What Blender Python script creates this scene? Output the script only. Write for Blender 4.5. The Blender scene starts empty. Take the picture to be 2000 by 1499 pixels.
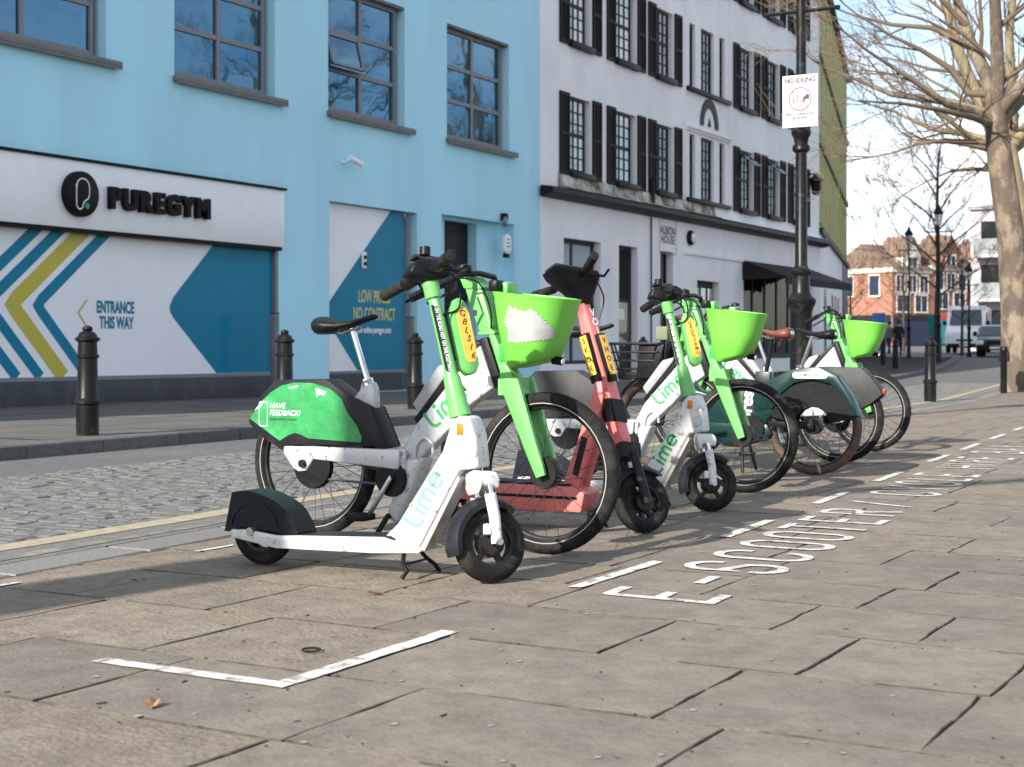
import bpy, bmesh, math, random
from mathutils import Vector, Matrix
R = math.radians
rnd = random.Random(7)
scene = bpy.context.scene
col = scene.collection

# ------------------------------------------------------------------ camera, sky, sun, exposure
YAW = math.atan(1670 / 2950)                 # street direction lies this far right of the optical axis
cam_d = bpy.data.cameras.new('camera'); cam = bpy.data.objects.new('camera', cam_d); col.objects.link(cam)
cam.location = (0, 0, 0.85)
cam.rotation_euler = (R(90), 0, YAW - R(90))
cam_d.sensor_width = 36; cam_d.lens = 53.1; cam_d.shift_y = -0.03475
cam_d.clip_start = 0.05; cam_d.clip_end = 3000
cam_d.dof.use_dof = True; cam_d.dof.focus_distance = 6.2; cam_d.dof.aperture_fstop = 6.3
scene.camera = cam

SUN_EL, SUN_AZ = 28.0, 9.2                   # azimuth: sun stands at (-cos, +sin)
sdir = Vector((-math.cos(R(SUN_AZ)) * math.cos(R(SUN_EL)), math.sin(R(SUN_AZ)) * math.cos(R(SUN_EL)), math.sin(R(SUN_EL))))
world = bpy.data.worlds.new('World'); scene.world = world; world.use_nodes = True
wn = world.node_tree; wn.nodes.clear()
sky = wn.nodes.new('ShaderNodeTexSky'); sky.sky_type = 'NISHITA'; sky.sun_disc = False
sky.sun_elevation = R(SUN_EL); sky.sun_rotation = math.atan2(sdir.x, sdir.y); sky.air_density = 1.0; sky.dust_density = 0.6; sky.ozone_density = 1.5
tc = wn.nodes.new('ShaderNodeTexCoord'); mp = wn.nodes.new('ShaderNodeMapping'); mp.inputs['Scale'].default_value = (1.6, 1.6, 4.2)
mp.inputs['Location'].default_value = (0.35, 0.1, 0.2)
nz = wn.nodes.new('ShaderNodeTexNoise'); nz.inputs['Scale'].default_value = 1.9; nz.inputs['Detail'].default_value = 7; nz.inputs['Roughness'].default_value = 0.58
rp = wn.nodes.new('ShaderNodeValToRGB'); rp.color_ramp.elements[0].position = 0.44; rp.color_ramp.elements[1].position = 0.66
mx = wn.nodes.new('ShaderNodeMix'); mx.data_type = 'RGBA'; mx.inputs[7].default_value = (8.0, 8.25, 8.7, 1)
bg = wn.nodes.new('ShaderNodeBackground'); bg.inputs['Strength'].default_value = 0.108
wo = wn.nodes.new('ShaderNodeOutputWorld')
L = wn.links.new
L(tc.outputs['Generated'], mp.inputs['Vector']); L(mp.outputs[0], nz.inputs['Vector']); L(nz.outputs['Fac'], rp.inputs['Fac'])
L(rp.outputs['Color'], mx.inputs[0]); L(sky.outputs[0], mx.inputs[6]); L(mx.outputs[2], bg.inputs['Color']); L(bg.outputs[0], wo.inputs['Surface'])
sun_d = bpy.data.lights.new('sun', 'SUN'); sun_d.energy = 5.0; sun_d.angle = R(0.55); sun_d.color = (1.0, 0.94, 0.84)
sun = bpy.data.objects.new('sun', sun_d); col.objects.link(sun); sun.location = (-10, 2, 15)
sun.rotation_euler = (-sdir).to_track_quat('-Z', 'Y').to_euler()
vs = scene.view_settings; vs.view_transform = 'Standard'; vs.look = 'None'; vs.exposure = 0.85; vs.gamma = 1.0; vs.use_curve_mapping = False

# ------------------------------------------------------------------ materials
def srgb(r, g, b):
    f = lambda c: (c / 255) / 12.92 if c / 255 <= .04045 else ((c / 255 + .055) / 1.055) ** 2.4
    return (f(r), f(g), f(b))
MATS = {}
def mat(name, c, rough=.5, metal=0., var=.12, scale=6., bump=0., bscale=80., spec=.5, coat=0., c2=None, c2_amt=0., c2_scale=5., c2_lo=.55, c2_hi=.7, objrand=0., stretch=(1, 1, 1), trans=0., emit=None, det=5, nr=.6):
    m = bpy.data.materials.new(name); m.use_nodes = True; MATS[name] = m
    nt = m.node_tree; b = nt.nodes['Principled BSDF']; lk = nt.links.new
    b.inputs['Roughness'].default_value = rough; b.inputs['Metallic'].default_value = metal
    b.inputs['Specular IOR Level'].default_value = spec; b.inputs['Coat Weight'].default_value = coat; b.inputs['Coat Roughness'].default_value = .08
    b.inputs['Transmission Weight'].default_value = trans
    co = nt.nodes.new('ShaderNodeTexCoord'); mpn = nt.nodes.new('ShaderNodeMapping'); mpn.inputs['Scale'].default_value = stretch
    lk(co.outputs['Object'], mpn.inputs['Vector']); vec = mpn.outputs[0]
    if objrand:
        oi = nt.nodes.new('ShaderNodeObjectInfo'); ad = nt.nodes.new('ShaderNodeVectorMath'); ad.operation = 'MULTIPLY_ADD'
        cmb = nt.nodes.new('ShaderNodeCombineXYZ'); lk(oi.outputs['Random'], cmb.inputs[0]); lk(oi.outputs['Random'], cmb.inputs[1]); lk(oi.outputs['Random'], cmb.inputs[2])
        ad.inputs[1].default_value = (37, 53, 71); lk(cmb.outputs[0], ad.inputs[0]); lk(vec, ad.inputs[2]); vec = ad.outputs[0]
    n1 = nt.nodes.new('ShaderNodeTexNoise'); n1.inputs['Scale'].default_value = scale; n1.inputs['Detail'].default_value = det; n1.inputs['Roughness'].default_value = nr
    lk(vec, n1.inputs['Vector'])
    r1 = nt.nodes.new('ShaderNodeMapRange'); r1.inputs[1].default_value = .3; r1.inputs[2].default_value = .7; r1.inputs[3].default_value = 1 - var; r1.inputs[4].default_value = 1 + var
    lk(n1.outputs['Fac'], r1.inputs[0])
    src = None
    if c2 is not None:
        n2 = nt.nodes.new('ShaderNodeTexNoise'); n2.inputs['Scale'].default_value = c2_scale; n2.inputs['Detail'].default_value = 6; n2.inputs['Roughness'].default_value = .65
        lk(vec, n2.inputs['Vector'])
        r2 = nt.nodes.new('ShaderNodeMapRange'); r2.inputs[1].default_value = c2_lo; r2.inputs[2].default_value = c2_hi; r2.inputs[4].default_value = c2_amt
        lk(n2.outputs['Fac'], r2.inputs[0])
        mm = nt.nodes.new('ShaderNodeMix'); mm.data_type = 'RGBA'; mm.inputs[6].default_value = (*c, 1); mm.inputs[7].default_value = (*c2, 1); lk(r2.outputs[0], mm.inputs[0]); src = mm.outputs[2]
    mul = nt.nodes.new('ShaderNodeVectorMath'); mul.operation = 'SCALE'
    if src is None: mul.inputs[0].default_value = c
    else: lk(src, mul.inputs[0])
    fac = r1.outputs[0]
    if objrand:
        r3 = nt.nodes.new('ShaderNodeMapRange'); r3.inputs[3].default_value = 1 - objrand; r3.inputs[4].default_value = 1 + objrand; lk(oi.outputs['Random'], r3.inputs[0])
        pm = nt.nodes.new('ShaderNodeMath'); pm.operation = 'MULTIPLY'; lk(fac, pm.inputs[0]); lk(r3.outputs[0], pm.inputs[1]); fac = pm.outputs[0]
    lk(fac, mul.inputs['Scale']); lk(mul.outputs[0], b.inputs['Base Color'])
    if bump:
        n3 = nt.nodes.new('ShaderNodeTexNoise'); n3.inputs['Scale'].default_value = bscale; n3.inputs['Detail'].default_value = 4; lk(vec, n3.inputs['Vector'])
        bp = nt.nodes.new('ShaderNodeBump'); bp.inputs['Strength'].default_value = bump; bp.inputs['Distance'].default_value = .01
        lk(n3.outputs['Fac'], bp.inputs['Height']); lk(bp.outputs[0], b.inputs['Normal'])
    if emit: b.inputs['Emission Color'].default_value = (*emit[0], 1); b.inputs['Emission Strength'].default_value = emit[1]
    return m

mat('lime', (.13, .43, .11), .38, var=.10, scale=9, c2=(.05, .30, .06), c2_amt=.7, c2_scale=24, c2_lo=.57, c2_hi=.70, coat=.12)
mat('lime_dark', (.045, .36, .075), .4, var=.12, scale=9)
mat('lime_sticker', (.026, .235, .07), .35, var=.22, scale=9, bump=.5, bscale=16, c2=(.07, .38, .14), c2_amt=.6, c2_scale=7)
mat('basket_lime', (.15, .50, .06), .42, var=.06, scale=5, c2=(.10, .45, .04), c2_amt=.4, c2_scale=9)
mat('torn_white', (.33, .34, .33), .7, var=.12, scale=12, c2=(.15, .45, .1), c2_amt=.8, c2_scale=30, c2_lo=.66, c2_hi=.72)
mat('white_paint', (.60, .60, .585), .38, var=.06, scale=8, c2=(.22, .20, .18), c2_amt=.85, c2_scale=27, c2_lo=.575, c2_hi=.66, coat=.1)
mat('silver_paint', (.50, .51, .53), .36, .1, var=.07, scale=8, c2=(.16, .15, .14), c2_amt=.85, c2_scale=30, c2_lo=.565, c2_hi=.65)
mat('grey_plastic', (.30, .31, .33), .5, var=.12, scale=30, c2=(.18, .18, .19), c2_amt=.6, c2_scale=60)
mat('black_plastic', (.008, .0085, .010), .42, var=.25, scale=14, c2=(.03, .03, .03), c2_amt=.4, c2_scale=22, spec=.18)
mat('navy_plastic', (.007, .010, .016), .42, var=.2, scale=9, c2=(.025, .026, .028), c2_amt=.5, c2_scale=18, spec=.2)
mat('charcoal', (.013, .0135, .017), .48, var=.25, scale=12, c2=(.045, .042, .04), c2_amt=.4, c2_scale=15, spec=.2)
mat('fender_grey', (.040, .041, .040), .55, var=.2, scale=9, spec=.25, c2=(.075, .07, .06), c2_amt=.5, c2_scale=14)
mat('dirty_white', (.40, .385, .36), .6, var=.12, scale=9, c2=(.13, .09, .06), c2_amt=.9, c2_scale=9, c2_lo=.5, c2_hi=.68)
mat('rubber', (.012, .012, .012), .75, var=.25, scale=20, spec=.15, c2=(.065, .06, .05), c2_amt=.5, c2_scale=10, c2_lo=.45, c2_hi=.75, bump=.3, bscale=120)
mat('rubber_brown', (.085, .05, .034), .8, var=.2, scale=20, c2=(.05, .036, .028), c2_amt=.6, c2_scale=10)
mat('alloy_black', (.014, .014, .015), .4, .2, spec=.25, var=.2, scale=12, c2=(.09, .085, .08), c2_amt=.5, c2_scale=16)
mat('chrome', (.75, .75, .76), .16, 1., var=.05)
mat('steel', (.42, .42, .42), .35, .9, var=.15, scale=20)
mat('spoke_steel', (.10, .10, .10), .4, .8, var=.1)
mat('reflect_band', (.30, .30, .29), .4, var=.1)
mat('amber', (.62, .17, .01), .25, var=.1)
mat('white_lens', (.75, .75, .75), .2, var=.05)
mat('plate_yellow', (.72, .42, .06), .4, var=.1, scale=10)
mat('print_black', (.018, .012, .010), .5, var=.05)
mat('print_green', (.02, .30, .08), .5, var=.08)
mat('print_pale_green', (.17, .40, .27), .5, var=.08)  # nearest scooter's logo green with the sunlit look put into its colour
mat('print_white', (.75, .76, .74), .5, var=.06)
mat('coral', (.72, .185, .17), .4, var=.08, scale=8, c2=(.42, .09, .09), c2_amt=.5, c2_scale=12)
mat('forest_green', (.003, .026, .024), .32, var=.15, scale=6, coat=.05, spec=.35)
mat('forest_dark', (.008, .022, .024), .4, var=.15)
mat('brown_leather', (.15, .045, .028), .5, var=.25, scale=14)
mat('slab_stone', (.192, .163, .134), .85, var=.30, scale=7, det=12, nr=.78, bump=.4, bscale=60, c2=(.165, .145, .122), c2_amt=1., c2_scale=1.6, c2_lo=.42, c2_hi=.62, objrand=.08, spec=.2)
mat('slab_rough', (.198, .165, .131), .9, var=.34, scale=9, det=12, nr=.78, bump=.7, bscale=60, c2=(.225, .192, .155), c2_amt=.9, c2_scale=3, c2_lo=.45, c2_hi=.65, objrand=.07, spec=.2)
mat('mortar', (.085, .068, .053), .95, var=.4, scale=30, bump=.8, bscale=150, c2=(.21, .18, .145), c2_amt=1., c2_scale=2.6, c2_lo=.53, c2_hi=.60, spec=.1)
mat('joint_dirt', (.085, .069, .054), .95, var=.5, scale=25, spec=.1, c2=(.16, .135, .105), c2_amt=.9, c2_scale=3, c2_lo=.52, c2_hi=.62)
mat('granite', (.19, .18, .168), .8, var=.2, scale=60, bump=.4, bscale=120, c2=(.2, .195, .19), c2_amt=.7, c2_scale=3, objrand=.1, spec=.3)
mat('kerb_granite', (.10, .096, .092), .8, var=.25, scale=30, bump=.4, bscale=90, c2=(.05, .045, .04), c2_amt=.7, c2_scale=4, objrand=.12)
mat('setts', (.125, .123, .120), .8, var=.26, scale=9, bump=.35, bscale=50, c2=(.145, .122, .10), c2_amt=.8, c2_scale=2.5, c2_lo=.5, c2_hi=.68)
mat('sett_joint', (.13, .115, .10), .95, var=.3, scale=20, bump=.5, bscale=80)
mat('asphalt', (.115, .115, .122), .9, var=.22, scale=12, bump=.5, bscale=160, c2=(.17, .165, .16), c2_amt=.7, c2_scale=.6)
mat('road_grey', (.105, .104, .103), .9, var=.25, scale=14, bump=.5, bscale=160, c2=(.15, .145, .14), c2_amt=.7, c2_scale=.6)
mat('far_pave', (.11, .102, .09), .85, var=.22, scale=2.0, bump=.3, bscale=30, c2=(.085, .08, .073), c2_amt=.8, c2_scale=.8, c2_lo=.42, c2_hi=.6)
mat('yellow_paint', (.34, .295, .185), .8, var=.2, scale=14, c2=(.30, .27, .22), c2_amt=.85, c2_scale=9, c2_lo=.45, c2_hi=.64)
mat('yellow_worn', (.27, .24, .165), .8, var=.2, scale=14, c2=(.145, .138, .128), c2_amt=1., c2_scale=5, c2_lo=.36, c2_hi=.54)
mat('gutter_grey', (.14, .134, .126), .85, var=.3, scale=18, bump=.4, bscale=90, c2=(.13, .125, .12), c2_amt=.7, c2_scale=4)
mat('road_white', (.56, .545, .51), .75, var=.18, scale=30, c2=(.22, .19, .16), c2_amt=.95, c2_scale=14, c2_lo=.52, c2_hi=.62)
mat('gum', (.29, .265, .235), .8, var=.1)
mat('blue_render', (.45, .77, .90), .85, var=.05, scale=1.1, bump=.1, bscale=40, c2=(.40, .70, .83), c2_amt=.8, c2_scale=1.3, c2_lo=.46, c2_hi=.72, spec=.2, stretch=(1, 1, .16))
mat('plinth_grey', (.07, .075, .085), .7, spec=.2, var=.2, scale=4, c2=(.14, .14, .14), c2_amt=.6, c2_scale=2, stretch=(1, 1, .3))
mat('frame_grey', (.19, .195, .215), .5, .1, var=.08)
mat('sill_grey', (.15, .15, .155), .6, var=.15)
mat('sign_white', (.84, .84, .85), .4, var=.04, scale=2)
mat('notice_white', (.58, .60, .60), .55, var=.04)
mat('sign_black', (.010, .008, .008), .5, var=.2, spec=.12)
mat('vinyl_teal', (.001, .19, .315), .3, var=.06, scale=2, spec=.15)
mat('vinyl_yellow', (.50, .42, .03), .35, var=.05)
mat('vinyl_text_yellow', (.62, .55, .16), .4, var=.05)
mat('vinyl_white', (.82, .815, .85), .3, var=.04, scale=1)
mat('dark_door', (.012, .011, .013), .5, spec=.2, var=.15, scale=3)
mat('shutter_black', (.020, .013, .011), .6, spec=.15, var=.2, scale=4)
mat('frame_black', (.010, .010, .013), .5, spec=.2, var=.1)
mat('green_clad', (.52, .50, .22), .7, var=.08, scale=2, c2=(.45, .44, .19), c2_amt=.6, c2_scale=1.5)
mat('green_clad_dark', (.24, .235, .10), .7, var=.15)
mat('awning', (.016, .016, .018), .7, var=.2, spec=.15)
mat('iron_black', (.007, .0075, .0085), .36, 0., spec=.2, var=.25, scale=8, c2=(.06, .055, .05), c2_amt=.5, c2_scale=9, bump=.1, bscale=60)
mat('brick_red', (.31, .145, .095), .85, var=.2, scale=3, c2=(.24, .10, .075), c2_amt=.7, c2_scale=1)
mat('roof_tile', (.16, .105, .075), .85, var=.25, scale=4)
mat('stone_trim', (.66, .60, .52), .8, var=.1)
mat('pale_render', (.44, .40, .43), .8, var=.06, c2=(.36, .34, .37), c2_amt=.5, c2_scale=.4)
mat('van_white', (.74, .75, .76), .3, var=.03, coat=.3)
mat('car_black', (.015, .016, .02), .2, .2, var=.05, coat=.5)
mat('car_glass', (.04, .06, .075), .06, var=.05, spec=.8)
mat('red_paint', (.55, .03, .03), .4, var=.1)
mat('teal_paint', (.02, .22, .24), .4, var=.1)
mat('blue_sign', (.04, .14, .40), .4, var=.1)
mat('navy_front', (.012, .022, .06), .5, var=.1)
mat('skin', (.45, .26, .18), .6, var=.05)
mat('cloth_grey', (.12, .115, .12), .9, var=.15)
mat('cloth_navy', (.015, .018, .03), .9, var=.15)
mat('cloth_black', (.012, .012, .013), .9, var=.15)
mat('cloth_green', (.16, .2, .12), .9, var=.15)
mat('hair_dark', (.02, .014, .01), .7, var=.2)
mat('bark', (.105, .079, .060), .9, var=.25, scale=5, bump=1., bscale=9, c2=(.19, .152, .108), c2_amt=.95, c2_scale=2.6, c2_lo=.49, c2_hi=.54, stretch=(1, 1, .6))
mat('bark_lit', (.19, .16, .10), .9, var=.2, scale=3, bump=.8, bscale=14, c2=(.26, .19, .11), c2_amt=.9, c2_scale=4, c2_lo=.46, c2_hi=.6, stretch=(1, 1, .6))  # sunlit copy of the bark: warm sunlight put into the second tree's colour
mat('bark_twig', (.125, .088, .058), .9, var=.25, scale=2)
mat('bark_dark', (.055, .042, .036), .9, var=.25, scale=3, bump=.5, bscale=14)
mat('leaf_dry', (.30, .17, .08), .8, var=.3, scale=30)
mat('block_dark', (.012, .012, .013), .9, var=.1)  # only for the added boxes that block light behind the facades
mat('shop_interior', (.03, .02, .012), .6, var=.5, scale=3, c2=(.14, .09, .045), c2_amt=.8, c2_scale=5)  # dim room and its warm lamplight put into the display colour
mat('curtain', (.36, .42, .44), .8, var=.12, scale=3, stretch=(6, 1, .5))

def glass_mat(name, c, rough=.03, wob=.25, tint=(.32, .68, 1.), ior=2.0):
    m = mat(name, c, rough, 0, var=.3, scale=.6, spec=1.0)
    nt = m.node_tree; b = nt.nodes['Principled BSDF']; b.inputs['IOR'].default_value = ior; b.inputs['Specular Tint'].default_value = (*tint, 1)
    n = nt.nodes.new('ShaderNodeTexNoise'); n.inputs['Scale'].default_value = 2.2; n.inputs['Detail'].default_value = 1
    c_ = nt.nodes.new('ShaderNodeTexCoord'); bp = nt.nodes.new('ShaderNodeBump'); bp.inputs['Strength'].default_value = wob; bp.inputs['Distance'].default_value = .03
    nt.links.new(c_.outputs['Object'], n.inputs['Vector']); nt.links.new(n.outputs['Fac'], bp.inputs['Height']); nt.links.new(bp.outputs[0], b.inputs['Normal'])
    return m
glass_mat('glass_blue', (.004, .018, .034), wob=.12); glass_mat('glass_dark', (.012, .014, .018), tint=(.85, .93, 1.), ior=1.5); glass_mat('glass_shop', (.010, .009, .008), tint=(.9, .9, .9), ior=1.12); glass_mat('glass_teal', (.02, .06, .07))
glass_mat('glass_pale', (.28, .30, .30), tint=(.9, .95, 1.))

def brick_paint(name, c, c2):
    m = mat(name, c, .8, var=.06, scale=.9, c2=c2, c2_amt=.7, c2_scale=.55, c2_lo=.5, c2_hi=.75, spec=.25, stretch=(1, 1, .5))
    nt = m.node_tree; b = nt.nodes['Principled BSDF']
    co = nt.nodes.new('ShaderNodeTexCoord'); mp_ = nt.nodes.new('ShaderNodeMapping'); mp_.inputs['Rotation'].default_value = (R(90), 0, 0)
    br = nt.nodes.new('ShaderNodeTexBrick'); br.inputs['Scale'].default_value = 1; br.inputs['Brick Width'].default_value = .225; br.inputs['Row Height'].default_value = .075; br.inputs['Mortar Size'].default_value = .008
    bp = nt.nodes.new('ShaderNodeBump'); bp.inputs['Strength'].default_value = .55; bp.inputs['Distance'].default_value = .01; bp.invert = True
    nt.links.new(co.outputs['Object'], mp_.inputs['Vector']); nt.links.new(mp_.outputs[0], br.inputs['Vector']); nt.links.new(br.outputs['Fac'], bp.inputs['Height']); nt.links.new(bp.outputs[0], b.inputs['Normal'])
brick_paint('white_brick', (.86, .865, .88), (.68, .68, .67))
mat('white_render', (.84, .84, .86), .85, var=.05, scale=1, c2=(.66, .65, .66), c2_amt=.6, c2_scale=.8, c2_lo=.5, c2_hi=.75, bump=.15, bscale=30, stretch=(1, 1, .4))
mat('moss', (.13, .115, .05), .95, var=.4, scale=5, c2=(.52, .51, .48), c2_amt=.95, c2_scale=1.8, c2_lo=.45, c2_hi=.60, bump=.6, bscale=30)

# ------------------------------------------------------------------ mesh helpers
class MB:
    def __init__(s): s.v = []; s.f = []
    def add(s, vs, fs):
        o = len(s.v); s.v += [tuple(v) for v in vs]; s.f += [tuple(i + o for i in f) for f in fs]; return s
    def box(s, a, b, m=None):
        (x0, y0, z0), (x1, y1, z1) = a, b
        vs = [Vector(p) for p in ((x0, y0, z0), (x1, y0, z0), (x1, y1, z0), (x0, y1, z0), (x0, y0, z1), (x1, y0, z1), (x1, y1, z1), (x0, y1, z1))]
        if m: vs = [m @ v for v in vs]
        return s.add(vs, [(0, 3, 2, 1), (4, 5, 6, 7), (0, 1, 5, 4), (1, 2, 6, 5), (2, 3, 7, 6), (3, 0, 4, 7)])
    def prism(s, poly, y0, y1, m=None):
        """polygon in the x-z plane extruded along y"""
        a = sum(poly[i][0] * poly[(i + 1) % len(poly)][1] - poly[(i + 1) % len(poly)][0] * poly[i][1] for i in range(len(poly)))
        if a < 0: poly = poly[::-1]
        n = len(poly); vs = [Vector((p[0], y0, p[1])) for p in poly] + [Vector((p[0], y1, p[1])) for p in poly]
        if m: vs = [m @ v for v in vs]
        fs = [tuple(range(n)), tuple(range(2 * n - 1, n - 1, -1))] + [(i, i + n, (i + 1) % n + n, (i + 1) % n) for i in range(n)]
        return s.add(vs, fs)
    def tube(s, pts, rad, n=10, cap=True):
        pts = [Vector(p) if len(p) == 3 else Vector((p[0], 0, p[1])) for p in pts]
        if not hasattr(rad, '__len__'): rad = [rad] * len(pts)
        t0 = (pts[1] - pts[0]).normalized(); ref = Vector((0, 0, 1)) if abs(t0.z) < .9 else Vector((1, 0, 0))
        u = t0.cross(ref).normalized(); rings = []; vs = []
        for i, p in enumerate(pts):
            t = (pts[min(i + 1, len(pts) - 1)] - pts[max(i - 1, 0)]).normalized()
            u = (u - t * u.dot(t)).normalized(); w = t.cross(u)
            for k in range(n):
                a = 2 * math.pi * k / n; vs.append(p + (u * math.cos(a) + w * math.sin(a)) * rad[i])
        fs = []
        for i in range(len(pts) - 1):
            for k in range(n): fs.append((i * n + k, i * n + (k + 1) % n, (i + 1) * n + (k + 1) % n, (i + 1) * n + k))
        if cap:
            fs.append(tuple(range(n - 1, -1, -1))); o = (len(pts) - 1) * n; fs.append(tuple(range(o, o + n)))
        return s.add(vs, fs)
    def lathe(s, prof, n=24, m=None, axis='z'):
        """prof: (radius, height) pairs"""
        vs = []; fs = []
        for r, h in prof:
            for k in range(n):
                a = 2 * math.pi * k / n
                p = (r * math.cos(a), r * math.sin(a), h) if axis == 'z' else (r * math.cos(a), h, r * math.sin(a))
                vs.append(m @ Vector(p) if m else Vector(p))
        for i in range(len(prof) - 1):
            for k in range(n): fs.append((i * n + k, i * n + (k + 1) % n, (i + 1) * n + (k + 1) % n, (i + 1) * n + k))
        if prof[0][0] > 1e-4: fs.append(tuple(range(n - 1, -1, -1)))
        if prof[-1][0] > 1e-4: o = (len(prof) - 1) * n; fs.append(tuple(range(o, o + n)))
        return s.add(vs, fs)
    def ring(s, c, R0, sect, n=40, m=None):
        """section (dr, dy) closed loop swept round the y axis at centre c"""
        vs = []; fs = []; k = len(sect)
        for i in range(n):
            a = 2 * math.pi * i / n
            for dr, dy in sect:
                p = Vector((c[0] + (R0 + dr) * math.cos(a), c[1] + dy, c[2] + (R0 + dr) * math.sin(a))); vs.append(m @ p if m else p)
        for i in range(n):
            for j in range(k): fs.append((i * k + j, i * k + (j + 1) % k, ((i + 1) % n) * k + (j + 1) % k, ((i + 1) % n) * k + j))
        return s.add(vs, fs)
    def ribbon(s, pts, w, m, closed=False):
        """flat ribbon along 2-D points; m maps (u, v, 0) into place"""
        P = [Vector((p[0], p[1])) for p in pts]; n = len(P); vs = []
        for i in range(n):
            a = P[i] - P[i - 1] if (i > 0 or closed) else P[1] - P[0]
            b = P[(i + 1) % n] - P[i] if (i < n - 1 or closed) else P[i] - P[i - 1]
            a.normalize(); b.normalize(); t = a + b
            t = t.normalized() if t.length > 1e-5 else a
            nn = Vector((-t.y, t.x)); k = 1 / max(.45, nn.dot(Vector((-a.y, a.x))))
            for sg in (1, -1):
                q = P[i] + nn * (sg * w / 2 * k); vs.append(m @ Vector((q.x, q.y, 0)))
        fs = [(2 * i, 2 * i + 1, 2 * ((i + 1) % n) + 1, 2 * ((i + 1) % n)) for i in range(n if closed else n - 1)]
        return s.add(vs, fs)
    def flat(s, pts, m):
        return s.add([m @ Vector((p[0], p[1], 0)) for p in pts], [tuple(range(len(pts)))])
    def build(s, name, material, parent=None, mtx=None, smooth=None, bevel=0., seg=2, recalc=True, offset=(0, 0, 0)):
        me = bpy.data.meshes.new(name)
        vs = [mtx @ Vector(v) for v in s.v] if mtx else s.v
        me.from_pydata([tuple(v) for v in vs], [], s.f)
        if bevel or recalc:
            bm = bmesh.new(); bm.from_mesh(me)
            if recalc: bmesh.ops.recalc_face_normals(bm, faces=bm.faces)
            if bevel:
                es = [e for e in bm.edges if len(e.link_faces) == 2 and e.calc_face_angle(0) > R(28)]
                bmesh.ops.bevel(bm, geom=es, offset=bevel, segments=seg, affect='EDGES', clamp_overlap=True, profile=.5)
            bm.to_mesh(me); bm.free()
        if smooth is not None or bevel:
            me.polygons.foreach_set('use_smooth', [True] * len(me.polygons)); me.set_sharp_from_angle(angle=R(smooth or 40))
        me.materials.append(MATS[material]); me.update()
        o = bpy.data.objects.new(name, me); col.objects.link(o)
        if parent: o.parent = parent
        return o
def empty(name, loc=(0, 0, 0), rz=0., label=None, cat=None, group=None):
    o = bpy.data.objects.new(name, None); col.objects.link(o); o.location = loc; o.rotation_euler = (0, 0, rz); o.empty_display_size = .2
    tag(o, label, cat, group); return o
def tag(o, label=None, cat=None, group=None, kind=None):
    if label: o['label'] = label
    if cat: o['category'] = cat
    if group: o['group'] = group
    if kind: o['kind'] = kind
    return o
def copy_tree(o, parent=None):
    kids = list(o.children); c = o.copy(); col.objects.link(c); c.parent = parent
    for ch in kids: copy_tree(ch, c)
    return c
def basis(o, u, v, w=None):
    u = Vector(u); v = Vector(v); w = Vector(w) if w else u.cross(v)
    return Matrix(((u.x, v.x, w.x, o[0]), (u.y, v.y, w.y, o[1]), (u.z, v.z, w.z, o[2]), (0, 0, 0, 1)))
def text_obj(body, name, material, parent, m, size=1., bold=0., xs=1., extrude=0., align='CENTER', italic=0., spacing=1.):
    cu = bpy.data.curves.new('txt', 'FONT'); cu.body = body; cu.size = size; cu.offset = bold; cu.extrude = extrude; cu.align_x = align; cu.align_y = 'CENTER'
    cu.shear = italic; cu.resolution_u = 3; cu.space_character = spacing
    t = bpy.data.objects.new('txt', cu); col.objects.link(t); dg = bpy.context.evaluated_depsgraph_get()
    me = bpy.data.meshes.new_from_object(t.evaluated_get(dg)); bpy.data.objects.remove(t)
    me.transform(m @ Matrix.Diagonal((xs, 1, 1, 1))); me.materials.clear(); me.materials.append(MATS[material]); me.name = name
    o = bpy.data.objects.new(name, me); col.objects.link(o); o.parent = parent; return o
def arc(cx, cy, r, a0, a1, n=10, ry=None):
    return [(cx + r * math.cos(R(a0 + (a1 - a0) * i / n)), cy + (ry or r) * math.sin(R(a0 + (a1 - a0) * i / n))) for i in range(n + 1)]
def tab(t, x):
    if x <= t[0][0]: i = 0
    elif x >= t[-1][0]: i = len(t) - 2
    else: i = next(k for k in range(len(t) - 1) if t[k][0] <= x <= t[k + 1][0])
    (a, b), (c, d) = t[i], t[i + 1]; return b + (d - b) * (x - a) / (c - a)
NEAR = [(-25, 3.5), (4.4, 5.03), (6.2, 5.15), (25, 6.05), (37, 7.5), (67, 13.5), (115, 23)]        # outer yellow line
KERB = [(-25, 7.2), (8.1, 9.05), (11.3, 9.23), (34, 10.0), (48, 11.6), (67, 15.4)]                 # far kerb face
WALL = [(-25, 14.9), (45.8, 14.9), (68, 20.76)]
def gz(x): return 0. if x < 36 else .012 * min(x - 36, 160)

# ------------------------------------------------------------------ ground, pavements, road
def strip(xs, f0, f1, zf):
    b = MB()
    for x0, x1 in zip(xs[:-1], xs[1:]):
        b.add([(x0, f0(x0), zf(x0)), (x1, f0(x1), zf(x1)), (x1, f1(x1), zf(x1)), (x0, f1(x0), zf(x0))], [(0, 1, 2, 3)])
    return b
tag(strip([-900, -25, 20, 36, 60, 90, 130, 196, 400, 1800], lambda x: -1200, lambda x: 1200, lambda x: gz(x) - .06).build('ground', 'asphalt', recalc=False), kind='structure')
XS = [-25, -10, 0, 4.4, 6.2, 8.1, 11.3, 18, 25, 30, 34, 36, 42, 48, 56, 62, 67]
pave = tag(strip(XS, lambda x: -25, lambda x: tab(NEAR, x) - .34, lambda x: gz(x) - .0068).build('near_pavement', 'mortar', recalc=False), kind='structure')
road = tag(strip(XS + [90, 130], lambda x: tab(NEAR, x) - .345, lambda x: tab(KERB, x) + .02, lambda x: gz(x) - .011).build('road', 'road_grey', recalc=False), kind='structure')
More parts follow.
